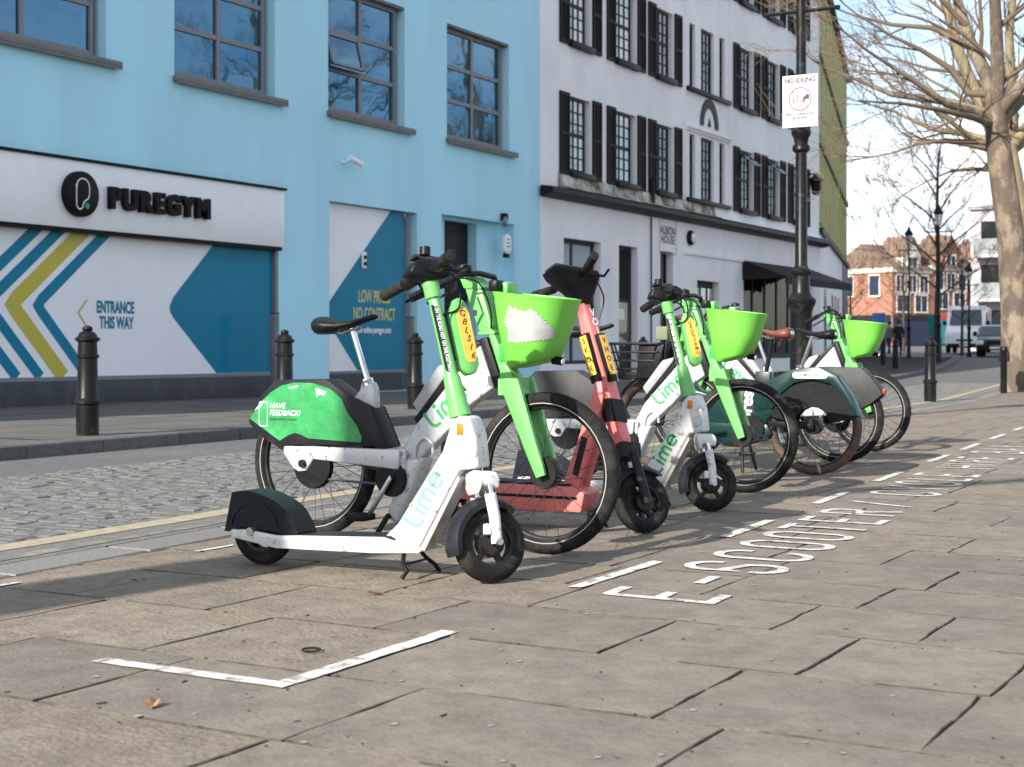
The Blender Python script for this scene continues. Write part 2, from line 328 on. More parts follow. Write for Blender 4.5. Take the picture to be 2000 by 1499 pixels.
farp = tag(strip(XS, lambda x: tab(KERB, x) + .26, lambda x: tab(WALL, x) + .02, lambda x: gz(x) + .088).build('far_pavement', 'far_pave', recalc=False), kind='structure')

def slab_geo(x0, x1, y0, y1, zt, tilt, jit, bev=.004, depth=.05, sub=5, skew=None):
    """irregular paving stone: wobbling outline, worn edge"""
    pts = []; cs = [(x0, y0), (x1, y0), (x1, y1), (x0, y1)]
    for i in range(4):
        a, b = cs[i], cs[(i + 1) % 4]
        for k in range(sub):
            t = k / sub; j = jit if k else jit * 1.3
            pts.append((a[0] + (b[0] - a[0]) * t + rnd.uniform(-j, j), a[1] + (b[1] - a[1]) * t + rnd.uniform(-j, j)))
    cx, cy = (x0 + x1) / 2, (y0 + y1) / 2; n = len(pts); vs = []
    for (px, py) in pts:
        dx, dy = px - cx, py - cy; l = math.hypot(dx, dy); k = max(0, 1 - bev / l)
        vs.append((cx + dx * k, cy + dy * k, zt + dx * tilt[0] + dy * tilt[1]))
    for (px, py) in pts: vs.append((px, py, zt - bev * .55 + (px - cx) * tilt[0] + (py - cy) * tilt[1]))
    for (px, py) in pts: vs.append((px, py, zt - depth))
    fs = [tuple(range(n))]
    for r0 in (0, n):
        fs += [(r0 + i, r0 + n + i, r0 + n + (i + 1) % n, r0 + (i + 1) % n) for i in range(n)]
    return vs, fs
courses = [1.4, 1.98, 2.6, 3.18, 3.78, 4.35, 4.85, 5.32, 5.86, 6.36, 6.9, 7.4]
while courses[-1] < 62: courses.append(courses[-1] + rnd.uniform(.46, .62))
manual = {3: [.15, .82, 1.43, 2.36, 3.0, 3.7], 4: [.25, .80, 1.29, 1.87, 2.62, 3.28, 3.9], 5: [.55, 1.13, 1.57, 2.41, 2.98, 3.62], 2: [.55, 1.25, 2.05, 2.8, 3.4], 6: [.3, .92, 1.45, 2.0, 2.52, 3.1, 3.6]}
rest = MB(); slab_n = 0
for ci, (xa, xb) in enumerate(zip(courses[:-1], courses[1:])):
    if xa < 1.3: continue
    top = tab(NEAR, (xa + xb) / 2) - .63
    lo = max(-5.0, .13 * xa - 3.2)
    if ci in manual: js = [-5.2, -4.4, -3.5, -2.7, -1.9, -1.2, -.5] + manual[ci]
    else:
        js = [lo]
        while js[-1] < top: js.append(js[-1] + rnd.choice([.48, .6, .62, .75, .9, 1.05]) * rnd.uniform(.92, 1.08))
    js = [j for j in js if lo - .01 <= j < top - .25] + [top]
    for ya, yb in zip(js[:-1], js[1:]):
        xm, ym = (xa + xb) / 2, (ya + yb) / 2
        g = .0028 if xm < 9 else .004
        zt = rnd.uniform(-.0008, .0006) + gz(xm); tl = (rnd.uniform(-.0018, .0018), rnd.uniform(-.0014, .0014)) if xm < 20 else (0, 0)
        vis = xm < 21 and ym > .19 * xm - .5
        vs_, fs_ = slab_geo(xa + g * rnd.uniform(1.5, 2.4), xb - g * rnd.uniform(1.5, 2.4), ya + g * rnd.uniform(.6, 1.5), yb - g * rnd.uniform(.6, 1.5), 0 if vis else zt, tl, .0048 if xm < 10 else .003)
        if vis and slab_n < 296:
            b = MB(); b.add([(v[0] - xm, v[1] - ym, v[2]) for v in vs_], fs_)
            o = b.build('paving_slab', 'slab_rough' if (ym > 2.45 and rnd.random() < .8) or rnd.random() < .12 else 'slab_stone', pave, recalc=False); o.location = (xm, ym, zt); slab_n += 1; o.data.materials.append(MATS['joint_dirt']); o.data.polygons.foreach_set('material_index', [0] + [1] * (len(fs_) - 1))
        else: rest.add(vs_, fs_)
tag(rest.build('distant_slabs', 'slab_stone', pave, recalc=False), kind='stuff')

# flush granite edging along the near side
x = 1.2; gb = MB(); gn = 0
while x < 60:
    x2 = x + rnd.uniform(.75, 1.05); y0, y1 = tab(NEAR, x) - .60, tab(NEAR, x2) - .60
    vs_ = []
    for z_, e in ((0.0, .008), (-.01, 0), (-.08, 0)):
        for (px, py) in ((x + .006 + e, y0 + e), (x2 - .006 - e, y1 + e), (x2 - .006 - e, y1 + .25 - e), (x + .006 + e, y0 + .25 - e)): vs_.append((px, py, z_ + gz(px)))
    fs_ = [(0, 1, 2, 3)] + [(r0 + i, r0 + 4 + i, r0 + 4 + (i + 1) % 4, r0 + (i + 1) % 4) for r0 in (0, 4) for i in range(4)]
    if x < 26: MB().add(vs_, fs_).build('edge_stone', 'granite', pave, recalc=False)
    else: gb.add(vs_, fs_)
    x = x2
tag(gb.build('distant_edge_stones', 'granite', pave, recalc=False), kind='stuff')

# stone setts of the carriageway
sb = MB(); x = -1.0
while x < 37:
    w = rnd.uniform(.07, .10); ya = tab(NEAR, x) + .115; yb = min(ya + 3.0, tab(KERB, x) - 1.15) ; y = ya - rnd.uniform(0, .15)
    while y < yb:
        l = rnd.uniform(.10, .18); z = rnd.uniform(-.006, .003); t1, t2 = rnd.uniform(-.0025, .0025), rnd.uniform(-.0025, .0025); e = .009; q = .0035
        X0, X1, Y0, Y1 = x + q, x + w - q, max(y + q, ya), min(y + l - q, yb)
        if Y1 - Y0 > .05:
            g = gz(x)
            sb.add([(X0 + e, Y0 + e, z + t1 + g), (X1 - e, Y0 + e, z + t2 + g), (X1 - e, Y1 - e, z - t1 + g), (X0 + e, Y1 - e, z - t2 + g), (X0, Y0, z - .0045 + g), (X1, Y0, z - .0045 + g), (X1, Y1, z - .0045 + g), (X0, Y1, z - .0045 + g), (X0, Y0, -.04 + g), (X1, Y0, -.04 + g), (X1, Y1, -.04 + g), (X0, Y1, -.04 + g)],
                   [(0, 1, 2, 3)] + [(r0 + i, r0 + 4 + i, r0 + 4 + (i + 1) % 4, r0 + (i + 1) % 4) for r0 in (0, 4) for i in range(4)])
        y += l
    x += w
tag(sb.build('setts', 'setts', road, recalc=False), kind='stuff')

# double yellow lines, lying on the setts
gxs = [(-4 + i * .4) for i in range(110)] + [42, 48, 56, 62, 67]
strip(gxs, lambda x: tab(NEAR, x) - .353, lambda x: tab(NEAR, x) + .10 + .012 * math.sin(x * 9), lambda x: gz(x) + .0008).build('gutter', 'gutter_grey', road, recalc=False)
for off, hw, mt in ((0.0, .075, 'yellow_paint'), (-.245, .045, 'yellow_worn')):
    b = MB(); j = lambda: rnd.uniform(-.008, .008); e0, e1 = j(), j()
    for a, c_ in zip(gxs[:-1], gxs[1:]):
        n0, n1 = j(), j(); pa, pc = tab(NEAR, a) + off, tab(NEAR, c_) + off
        b.add([(a, pa - hw + e0, .0032 + gz(a)), (c_, pc - hw + n0, .0032 + gz(c_)), (c_, pc + hw + n1, .0032 + gz(c_)), (a, pa + hw + e1, .0032 + gz(a))], [(0, 1, 2, 3)]); e0, e1 = n0, n1
    b.build('yellow_line', mt, road, recalc=False)

# far kerb stones
x = -6.0; kb = MB()
while x < 67:
    x2 = x + rnd.uniform(.8, 1.0); y0, y1 = tab(KERB, x), tab(KERB, x2); vs_ = []
    for z_, e in ((.1, .014), (.088, 0), (-.05, 0)):
        for (px, py) in ((x + .004, y0 + e), (x2 - .004, y1 + e), (x2 - .004, y1 + .27), (x + .004, y0 + .27)): vs_.append((px, py, z_ + gz(px)))
    fs_ = [(0, 1, 2, 3)] + [(r0 + i, r0 + 4 + i, r0 + 4 + (i + 1) % 4, r0 + (i + 1) % 4) for r0 in (0, 4) for i in range(4)]
    if 5 < x < 40: MB().add(vs_, fs_).build('kerb_stone', 'kerb_granite', farp, recalc=False)
    else: kb.add(vs_, fs_)
    x = x2
tag(kb.build('distant_kerb_stones', 'kerb_granite', farp, recalc=False), kind='stuff')
# far pavement slabs (too flat on to tell apart): one joined layer
fb = MB(); x = 0.
while x < 66:
    x2 = x + rnd.uniform(.7, 1.0); y = tab(KERB, x) + .28
    while y < tab(WALL, x) - .3:
        y2 = min(y + rnd.uniform(.55, .65), tab(WALL, x) - .01); g = gz(x) + rnd.uniform(.098, .102)
        fb.add([(x + .005, y + .005, g), (x2 - .005, y + .005, g), (x2 - .005, y2 - .005, g), (x + .005, y2 - .005, g)], [(0, 1, 2, 3)]); y = y2
    x = x2
tag(fb.build('far_slabs', 'far_pave', farp, recalc=False), kind='stuff')

# painted bay markings and lettering on the near pavement
ZM = .0042
GM = basis((0, 0, ZM), (1, 0, 0), (0, 1, 0))
def rough_line(a, b, w, name='bay_line'):
    n = max(4, int(math.hypot(b[0] - a[0], b[1] - a[1]) / .05)); m = MB(); d = Vector((b[0] - a[0], b[1] - a[1])).normalized(); nn = Vector((-d.y, d.x)); vs_ = []
    for i in range(n + 1):
        t = i / n; p = Vector((a[0] + (b[0] - a[0]) * t, a[1] + (b[1] - a[1]) * t))
        for s in (1, -1):
            q = p + nn * (s * w / 2 * rnd.uniform(.86, 1.1)) + d * rnd.uniform(-.01, .01) * (i in (0, n)); vs_.append((q.x, q.y, ZM + gz(q.x)))
    m.add(vs_, [(2 * i, 2 * i + 1, 2 * i + 3, 2 * i + 2) for i in range(n)]); return m.build(name, 'road_white', pave, recalc=False)
rough_line((3.015, 2.99), (3.02, 2.345), .058); rough_line((3.055, 2.378), (3.84, 2.385), .058)
def bay_y(x): return 2.44 + max(0, x - 5.4) * .067
for a, b in ((4.76, 5.5), (6.36, 7.08), (7.96, 8.68), (9.5, 10.3), (11.3, 12.1), (12.8, 13.7), (14.4, 15.3), (16, 16.8)):
    rough_line((a, bay_y(a)), (b, bay_y(b)), .055)
for a, b in ((3.05, 3.87), (4.83, 5.06)): rough_line((a, 4.24), (b, 4.24), .03)
LET = {'E': [[(1, 1), (0, 1), (0, 0), (1, 0)], [(0, .5), (.8, .5)]], '-': [[(0, .5), (.9, .5)]],
       'S': [[(1, .72)] + arc(.5, .76, .5, 0, 180, 8, .24) + arc(.5, .5, .5, 200, 270, 4, .06)[:1] + [(.12, .58), (.88, .42)] + arc(.5, .24, .5, 0, -180, 8, .24) + [(0, .28)]],
       'C': [[(1, .7)] + arc(.5, .76, .5, 0, 180, 8, .24) + arc(.5, .24, .5, 180, 360, 8, .24) + [(1, .3)]],
       'O': [arc(.5, .76, .5, 0, 180, 8, .24) + arc(.5, .24, .5, 180, 360, 8, .24) + [(1, .76)]],
       'T': [[(0, 1), (1, 1)], [(.5, 1), (.5, 0)]], 'R': [[(0, 0), (0, 1), (.6, 1), (.95, .9), (.95, .62), (.6, .52), (0, .52)], [(.5, .52), (1, 0)]],
       '/': [[(.1, 0), (.75, 1)]], 'Y': [[(0, 1), (.5, .5), (1, 1)], [(.5, .5), (.5, 0)]], 'L': [[(0, 1), (0, 0), (1, 0)]], 'H': [[(0, 0), (0, 1)], [(1, 0), (1, 1)], [(0, .5), (1, .5)]],
       'I': [[(0, 0), (0, 1)]], 'B': [[(0, 0), (0, 1), (.6, 1), (.9, .9), (.9, .6), (.6, .52), (0, .52)], [(.6, .52), (1, .4), (1, .1), (.6, 0), (0, 0)]], 'A': [[(0, 0), (.5, 1), (1, 0)], [(.2, .35), (.8, .35)]]}
for ch, x0, w in (('E', 4.69, .17), ('-', 5.06, .2), ('S', 5.40, .2), ('C', 5.76, .21), ('O', 6.13, .2), ('O', 6.48, .2), ('T', 6.80, .22), ('E', 7.18, .18), ('R', 7.56, .2), ('/', 8.0, .26), ('C', 8.68, .2), ('Y', 9.02, .22), ('C', 9.40, .2), ('L', 9.78, .17), ('E', 10.10, .18), ('H', 10.83, .2), ('I', 11.2, .1), ('R', 11.42, .2), ('E', 11.8, .18), ('B', 12.5, .2), ('A', 12.88, .2), ('Y', 13.26, .2)):
    y0 = 1.90 + max(0, x0 - 5) * .067; m = MB(); mm = Matrix.Translation((x0, y0, ZM)) @ Matrix.Diagonal((1, 1, 1, 1))
    for k, st in enumerate(LET[ch]): m.ribbon([(p[0] * w, p[1] * .375 + p[0] * w * .05) for p in st], .044, Matrix.Translation((0, 0, .0006 * k)) @ mm)
    m.build('painted_letter', 'road_white', pave, recalc=False)
# gum, grit and litter
gm = MB()
for i in range(110):
    x = 2.6 + 9 * rnd.random() ** 1.6; y = rnd.uniform(.19 * x - .3, min(4.2, .19 * x + 3)); r = rnd.uniform(.003, .011); z = .0026
    gm.add([(x + r * math.cos(a) * rnd.uniform(.8, 1.2), y + r * math.sin(a) * rnd.uniform(.8, 1.2), z) for a in [k * math.pi / 4 for k in range(8)]], [tuple(range(8))])
tag(gm.build('gum_spots', 'gum', pave, recalc=False), kind='stuff')
gr = MB()
for i in range(420):
    x = 2.5 + 10 * rnd.random() ** 1.5; y = rnd.uniform(.19 * x - .3, min(4.3, .19 * x + 3.2)); s = rnd.uniform(.0008, .0026); a = rnd.uniform(0, 6.28); l = s * rnd.choice([1, 1, 1.5, 2, 5])
    gr.box((-l, -s, 0), (l, s, s * 1.2), Matrix.Translation((x, y, .001)) @ Matrix.Rotation(a, 4, 'Z'))
tag(gr.build('grit', 'bark_dark', pave, recalc=False), kind='stuff')
o = MB().ring((0, 0, 0), .026, [(.0035, 0), (0, .003), (-.0035, 0), (0, -.003)], 20, Matrix.Rotation(R(90), 4, 'X')).build('rubber_ring', 'rubber', smooth=60); o.location = (3.40, 2.57, .006)
tag(o, 'small black rubber ring lying on the paving inside the painted corner', 'ring')
lf = MB().add([(-.03, 0, .004), (-.01, .016, .012), (.018, .014, .020), (.034, 0, .010), (.015, -.014, .016), (-.012, -.014, .006), (0, 0, .004)], [(0, 1, 6), (1, 2, 6), (2, 3, 6), (3, 4, 6), (4, 5, 6), (5, 0, 6)])
for k, (lx, ly, rz, lb) in enumerate(((2.69, 2.50, .4, 'curled dry leaf on the slab in front of the painted corner'), (4.28, 2.96, 2.1, 'reddish dry leaf lying beside the scooter kickstand'))):
    o = lf.build('dry_leaf', 'leaf_dry', recalc=False); o.location = (lx, ly, .001); o.rotation_euler = (0, 0, rz); tag(o, lb, 'leaf', 'dry leaves on the paving')

# ------------------------------------------------------------------ facades
def wall_open(b, x0, x1, z0, z1, ops, y, depth):
    """front face at y with rectangular openings and their reveals (facade looks to -y)"""
    xs = sorted({x0, x1, *[o[0] for o in ops], *[o[1] for o in ops]}); zs = sorted({z0, z1, *[o[2] for o in ops], *[o[3] for o in ops]})
    for xa, xb in zip(xs[:-1], xs[1:]):
        for za, zb in zip(zs[:-1], zs[1:]):
            cx, cz = (xa + xb) / 2, (za + zb) / 2
            if any(o[0] < cx < o[1] and o[2] < cz < o[3] for o in ops): continue
            b.add([(xa, y, za), (xb, y, za), (xb, y, zb), (xa, y, zb)], [(0, 1, 2, 3)])
    for (a, c_, d, e) in ops:
        Y = y + depth
        b.add([(a, y, d), (a, Y, d), (a, Y, e), (a, y, e)], [(0, 1, 2, 3)]); b.add([(c_, Y, d), (c_, y, d), (c_, y, e), (c_, Y, e)], [(0, 1, 2, 3)])
        b.add([(a, y, d), (c_, y, d), (c_, Y, d), (a, Y, d)], [(0, 1, 2, 3)]); b.add([(a, Y, e), (c_, Y, e), (c_, y, e), (a, y, e)], [(0, 1, 2, 3)])
def grid_window(parent, x0, x1, z0, z1, y, cols, rows, fm, gm_, fw=.06, bw=.035, dep=.06, panes=True, tilt=None, mid=0., name='window'):
    """frame mesh with its panes; bars sit proud of the glass"""
    f = MB(); f.box((x0, y, z0), (x0 + fw, y + dep, z1)); f.box((x1 - fw, y, z0), (x1, y + dep, z1)); f.box((x0 + fw, y, z0), (x1 - fw, y + dep, z0 + fw)); f.box((x0 + fw, y, z1 - fw), (x1 - fw, y + dep, z1))
    ix0, ix1, iz0, iz1 = x0 + fw, x1 - fw, z0 + fw, z1 - fw
    for i in range(1, cols):
        cx = ix0 + (ix1 - ix0) * i / cols; f.box((cx - bw, y + .004, iz0), (cx + bw, y + dep - .004, iz1))
    for j in range(1, rows):
        cz = iz0 + (iz1 - iz0) * j / rows; w = mid if mid and j * 2 == rows else bw; f.box((ix0, y + .008, cz - w), (ix1, y + dep - .008, cz + w))
    w_ = f.build(name, fm, parent)
    if panes:
        for i in range(cols):
            for j in range(rows):
                a, b_ = ix0 + (ix1 - ix0) * i / cols + bw, ix0 + (ix1 - ix0) * (i + 1) / cols - bw
                c_, d = iz0 + (iz1 - iz0) * j / rows + bw, iz0 + (iz1 - iz0) * (j + 1) / rows - bw
                q_ = bw + .004; p = MB().box((-q_, 0, c_ - q_ - d), (b_ - a + q_, .012, q_)).build('pane', gm_, w_); p.location = (a, y + dep * .55, d)
                p.rotation_euler = (R(-14) if tilt == (i, j) else rnd.uniform(-.004, .004), 0, rnd.uniform(-.004, .004))
                if tilt == (i, j):
                    MB().box((0, -.03, c_ - d), (b_ - a, 0, c_ - d + .05)).box((0, -.03, -.05), (b_ - a, 0, 0)).box((0, -.03, c_ - d), (.05, 0, 0)).box((b_ - a - .05, -.03, c_ - d), (b_ - a, 0, 0)).build('sash', fm, w_).location = (a, y + dep * .55, d)
                    w_.children[-1].rotation_euler = p.rotation_euler; p.location.y -= .005
    else:
        MB().box((ix0, y + dep * .5, iz0), (ix1, y + dep * .5 + .01, iz1)).build('pane', gm_, w_)
    return w_

WY = 14.9
blue = empty('blue_building', (0, 0, 0), 0, 'pale blue rendered building with grey framed windows and a gym on the ground floor', 'building')
def rebase(e, base):
    """move an empty to the foot of its thing without moving the parts"""
    base = Vector(base)
    for ch in e.children: ch.location = ch.location - base
    e.location = base
b = MB()
MB().box((-5.9, WY + .5, .1), (27.4, WY + 9.9, 13.4)).build('light_block', 'block_dark', blue)  # added dark box behind the wall, blocks light leaking past the panes
wins = [(12.5, 15.13), (16.48, 18.78), (20.17, 22.45), (23.86, 26.2)]
ops = [(a, c_, 4.76, 6.90) for a, c_ in wins] + [(a, c_, 8.6, 10.7) for a, c_ in wins] + [(4, 18.86, .1, 2.6), (20.2, 22.85, .1, 3.28), (23.67, 26.42, .1, 3.33)]
wall_open(b, -6, 27.5, .08, 13.5, ops, WY, .22)
b.add([(-6, WY, .08), (-6, WY + 10, .08), (-6, WY + 10, 13.5), (-6, WY, 13.5)], [(0, 1, 2, 3)]); b.add([(-6, WY, 13.5), (27.5, WY, 13.5), (27.5, WY + 10, 13.5), (-6, WY + 10, 13.5)], [(0, 1, 2, 3)])
b.build('wall', 'blue_render', blue, recalc=False)
for k, (a, c_) in enumerate(wins):
    for zz in (4.76, 8.6):
        grid_window(blue, a + .02, c_ - .1, zz + .04, zz + 2.10, WY + .13, 2, 3, 'frame_grey', 'glass_blue', .07, .038, .07, tilt=(0, 1) if (k == 2 and zz < 5) else None)
        MB().box((a - .04, WY - .10, zz - .075), (c_ + .22, WY + .13, zz)).box((a - .04, WY - .10, zz - .11), (c_ + .22, WY - .08, zz - .075)).build('sill', 'sill_grey', blue, bevel=.008)
        MB().box((a - .01, WY + .02, zz + 2.10), (c_ + .01, WY + .21, zz + 2.139)).build('lintel', 'sill_grey', blue)
# shop window panel and plinth
MB().box((4, WY + .06, .42), (18.83, WY + .2, 2.6)).build('shop_panel', 'vinyl_white', blue)
MB().box((4, WY - .03, .09), (18.84, WY + .2, .415)).build('plinth', 'plinth_grey', blue, bevel=.01)
MB().box((4, WY - .01, .418), (18.84, WY + .055, .47)).box((18.78, WY - .005, .47), (18.85, WY + .055, 2.5)).build('panel_frame', 'frame_grey', blue)
sp = bpy.data.objects['shop_panel']
PY = WY + .056
def pm(dy=0.): return basis((0, PY - dy, 0), (1, 0, 0), (0, 0, 1))
for dx, w, mt in ((0, .21, 'vinyl_yellow'), (.42, .15, 'vinyl_teal'), (-.40, .15, 'vinyl_teal'), (-.79, .15, 'vinyl_teal')):
    MB().ribbon([(14.75 + dx + .25, 2.60), (13.62 + dx, 1.48), (13.56 + dx, 1.40), (13.62 + dx, 1.32), (14.42 + dx, .475)], w, pm()).build('stripe', mt, sp, recalc=False)
MB().flat([(17.62, 2.6), (16.52, 1.58)] + arc(16.58, 1.42, .13, 140, 220, 6) + [(16.54, 1.27), (17.46, .475), (18.78, .475), (18.78, 2.6)], pm()).build('arrow_block', 'vinyl_teal', sp, recalc=False)
MB().ribbon([(14.84, 1.50), (14.68, 1.32), (14.84, 1.13)], .025, pm()).build('arrow', 'vinyl_yellow', sp, recalc=False)
text_obj('ENTRANCE', 'lettering', 'vinyl_teal', sp, basis((15.37, PY - .002, 1.40), (1, 0, 0), (0, 0, 1)), .225, .008, .62)
text_obj('THIS WAY', 'lettering', 'vinyl_teal', sp, basis((15.39, PY - .002, 1.19), (1, 0, 0), (0, 0, 1)), .225, .008, .62)
# gym fascia sign
FY = WY - .12; k_ = FY / WY
sign = empty('shop_sign', (0, 0, 0), 0, 'long white fascia sign reading PUREGYM in black raised letters', 'sign')
def fz(z): return .85 + (z - .85) * k_
MB().box((3, FY, fz(2.44)), (19.02 * k_, WY - .002, fz(3.335))).build('board', 'sign_white', sign, bevel=.006)
MB().box((3, FY - .03, fz(3.338)), (19.02 * k_ + .03, WY - .002, fz(3.375))).build('trim', 'sign_black', sign); MB().box((3, FY + .02, fz(2.385)), (19.0 * k_ - .02, WY - .004, fz(2.437))).build('trim', 'sign_black', sign)
lg = MB().lathe([(0, -.09), (.285, -.09), (.30, -.08), (.30, 0)], 40, basis((14.62 * k_, FY, fz(2.89)), (1, 0, 0), (0, 1, 0), (0, 0, 1)), 'y').build('logo', 'sign_black', sign, smooth=40)
ly = FY - .0925; lm = basis((14.62 * k_, ly, fz(2.89)), (1, 0, 0), (0, 0, 1))
MB().ribbon([(-.09, -.19)] + [(-.115, -.15), (-.115, .09)] + arc(.0, .09, .115, 180, 0, 10) + [(.115, .0), (.095, -.05), (.02, -.1), (.0, -.14), (-.01, -.18), (-.05, -.205)], .018, lm, True).build('logo_outline', 'print_white', lg, recalc=False)
MB().flat(arc(.075, -.15, .042, 0, 340, 14), lm).build('logo_dot', 'teal_paint', lg, recalc=False)
xx = 15.10
for ch, w in zip('PUREGYM', (.285, .30, .295, .265, .315, .29, .36)):
    text_obj(ch, 'letter', 'sign_black', sign, basis(((xx + w / 2) * k_, FY - .045, fz(2.875)), (1, 0, 0), (0, 0, 1)), .375, .022, 1.02, .04); xx += w
# narrow shop panel with offer, doorway
nb = MB().box((20.21, WY + .14, .42), (22.70, WY + .2, 3.27)).build('offer_panel', 'vinyl_white', blue)
MB().box((20.2, WY + .02, .09), (22.84, WY + .21, .412)).build('plinth', 'plinth_grey', blue)
MB().box((20.21, WY + .10, .414), (22.7, WY + .138, .46)).box((22.66, WY + .10, .46), (22.72, WY + .138, 3.2)).box((20.2, WY + .1, .46), (20.24, WY + .138, 3.2)).build('panel_frame', 'frame_grey', blue)
om = basis((0, WY + .136, 0), (1, 0, 0), (0, 0, 1))
MB().flat([(20.25, 1.50), (22.2, 3.27), (22.65, 3.27), (22.65, .465), (21.2, .465), (20.25, 1.38)], om).build('offer_shape', 'vinyl_teal', nb, recalc=False)
for s_, z_, sz, mt, xs_ in (('LOW PRICES', 1.73, .30, 'vinyl_text_yellow', .58), ('NO CONTRACT', 1.43, .30, 'vinyl_text_yellow', .58), ('Join online puregym.com', 1.16, .155, 'vinyl_white', .66)):
    text_obj(s_, 'lettering', mt, nb, basis((21.7, WY + .133, z_), (1, 0, 0), (0, 0, 1)), sz, .006, xs_)
MB().box((21.30, WY + .10, 2.22), (21.42, WY + .135, 2.5)).build('lock_plate', 'sign_white', nb, bevel=.01)
for zz in (2.30, 2.41): MB().lathe([(0, -.02), (.035, -.02), (.035, 0)], 14, basis((21.36, WY + .10, zz), (1, 0, 0), (0, 1, 0), (0, 0, 1)), 'y').build('lock', 'sign_black', nb)
b = MB(); wall_open(b, 23.67, 26.42, .1, 3.33, [(24.12, 25.30, .1, 3.27)], WY + .22, .25); b.build('porch_wall', 'blue_render', blue, recalc=False)
dr = MB().box((24.12, WY + .42, .1), (25.30, WY + .47, 3.27)).build('door', 'dark_door', blue)
MB().box((24.2, WY + .40, .3), (25.22, WY + .42, 1.5)).box((24.2, WY + .40, 1.6), (25.22, WY + .42, 3.1)).build('door_panel', 'dark_door', dr, bevel=.01)
MB().tube([(25.15, WY + .36, 1.15), (25.15, WY + .36, 1.45)], .015).tube([(25.15, WY + .36, 1.2), (25.15, WY + .41, 1.2)], .01, 6).build('handle', 'steel', dr)
# things fixed to the blue wall
cc = empty('security_camera', (20.56, WY, 3.95), 0, 'small white security camera bracketed to the blue wall above the offer panel', 'camera')
MB().tube([(0, 0, 0), (0, -.1, 0), (.04, -.16, .02)], .022, 8).build('bracket', 'sign_white', cc)
hd = MB().tube([(-.05, -.19, .06), (.21, -.25, -.03)], .05, 12).build('housing', 'sign_white', cc, smooth=40); MB().tube([(.211, -.25, -.03), (.22, -.252, -.033)], .035, 10).build('lens', 'print_black', hd)
al = empty('alarm_box', (26.02, WY, 2.9), 0, 'white oval alarm box with black foot beside the doorway', 'alarm')
cs = MB().prism(arc(0, .08, .13, 0, 180, 8) + arc(0, -.06, .13, 180, 360, 8), -.09, 0).build('case', 'sign_white', al, bevel=.02); MB().box((-.07, -.08, -.26), (.07, -.0, -.185)).build('foot', 'sign_black', al)
for zz in (-.04, .03, .10): MB().box((-.07, -.096, zz - .010), (.07, -.0905, zz + .012)).build('louvre', 'frame_grey', cs)
sc_ = empty('security_camera', (25.9, WY, 3.42), 0, 'small black security camera above the alarm box at the doorway', 'camera')
MB().box((-.05, -.12, -.05), (.07, 0, .09)).build('bracket', 'sign_black', sc_, bevel=.01); MB().tube([(-.02, -.1, -.02), (-.22, -.2, -.16)], .05, 12).build('housing', 'frame_grey', sc_, smooth=40)

# white building
white = empty('white_building', (0, 0, 0), 0, 'white painted brick building with black louvred shutters and a mossy cornice', 'building')
MB().box((27.6, WY + .85, .1), (45.7, WY + 8.9, 13.3)).build('light_block', 'block_dark', white)  # same added box, keeps light from coming through the openings
wx = [(28.84, 29.83), (31.13, 32.2), (33.38, 34.38), (38.93, 39.95), (41.12, 42.1), (43.35, 44.3)]
trip = [(35.42, 35.80), (36.18, 37.05), (37.45, 37.83)]
rows_ = [4.65, 7.45, 10.35]
ops = [(a, c_, z, z + 1.62) for z in rows_ for a, c_ in wx + trip]
b = MB(); wall_open(b, 27.5, 45.8, 4.05, 13.4, ops, WY, .16)
b.add([(27.5, WY, 13.4), (45.8, WY, 13.4), (45.8, WY + 10, 13.4), (27.5, WY + 10, 13.4)], [(0, 1, 2, 3)]); b.add([(45.8, WY, 4.0), (45.8, WY + 9, 4.0), (45.8, WY + 9, 13.4), (45.8, WY, 13.4)], [(0, 1, 2, 3)])
b.build('wall', 'white_brick', white, recalc=False)
gops = [(28.46, 30.25, .5, 3.2), (31.18, 32.2, .1, 3.2), (33.5, 34.28, .95, 3.2), (35.8, 37.3, .1, 2.58), (39.1, 44.3, .55, 2.95)]
b = MB(); wall_open(b, 27.5, 45.8, .08, 4.05, gops, WY - .05, .26); b.add([(45.8, WY - .05, .08), (45.8, WY + 9, .08), (45.8, WY + 9, 4.05), (45.8, WY - .05, 4.05)], [(0, 1, 2, 3)]); b.add([(27.5, WY - .05, .08), (27.5, WY + .01, .08), (27.5, WY + .01, 4.05), (27.5, WY - .05, 4.05)], [(3, 2, 1, 0)])
b.build('ground_floor_wall', 'white_render', white, recalc=False)
MB().prism([(0, .06), (0, .30), (.26, .27), (.30, .235), (.30, .16), (.20, .11), (.10, .07)], 27.42, 46.0, basis((0, WY - .05, 3.92), (0, -1, 0), (1, 0, 0), (0, 0, 1))).build('cornice', 'frame_black', white)
MB().prism([(0, 0), (0, .36), (.04, .30), (.09, .08), (.27, .015), (.27, 0)], 28.3, 37.0, basis((0, WY - .001, 4.222), (0, -1, 0), (1, 0, 0), (0, 0, 1))).build('mossy_ledge', 'moss', white)
MB().prism([(0, 0), (0, .13), (.10, .05), (.27, .012), (.27, 0)], 37.0, 45.8, basis((0, WY - .001, 4.222), (0, -1, 0), (1, 0, 0), (0, 0, 1))).build('ledge', 'white_brick', white)
MB().prism([(-.005, -.06), (-.005, .06), (.05, .04), (.05, -.04)], 34.9, 39, basis((0, WY - .053, 3.24), (0, -1, 0), (1, 0, 0), (0, 0, 1))).build('moulding', 'white_render', white)
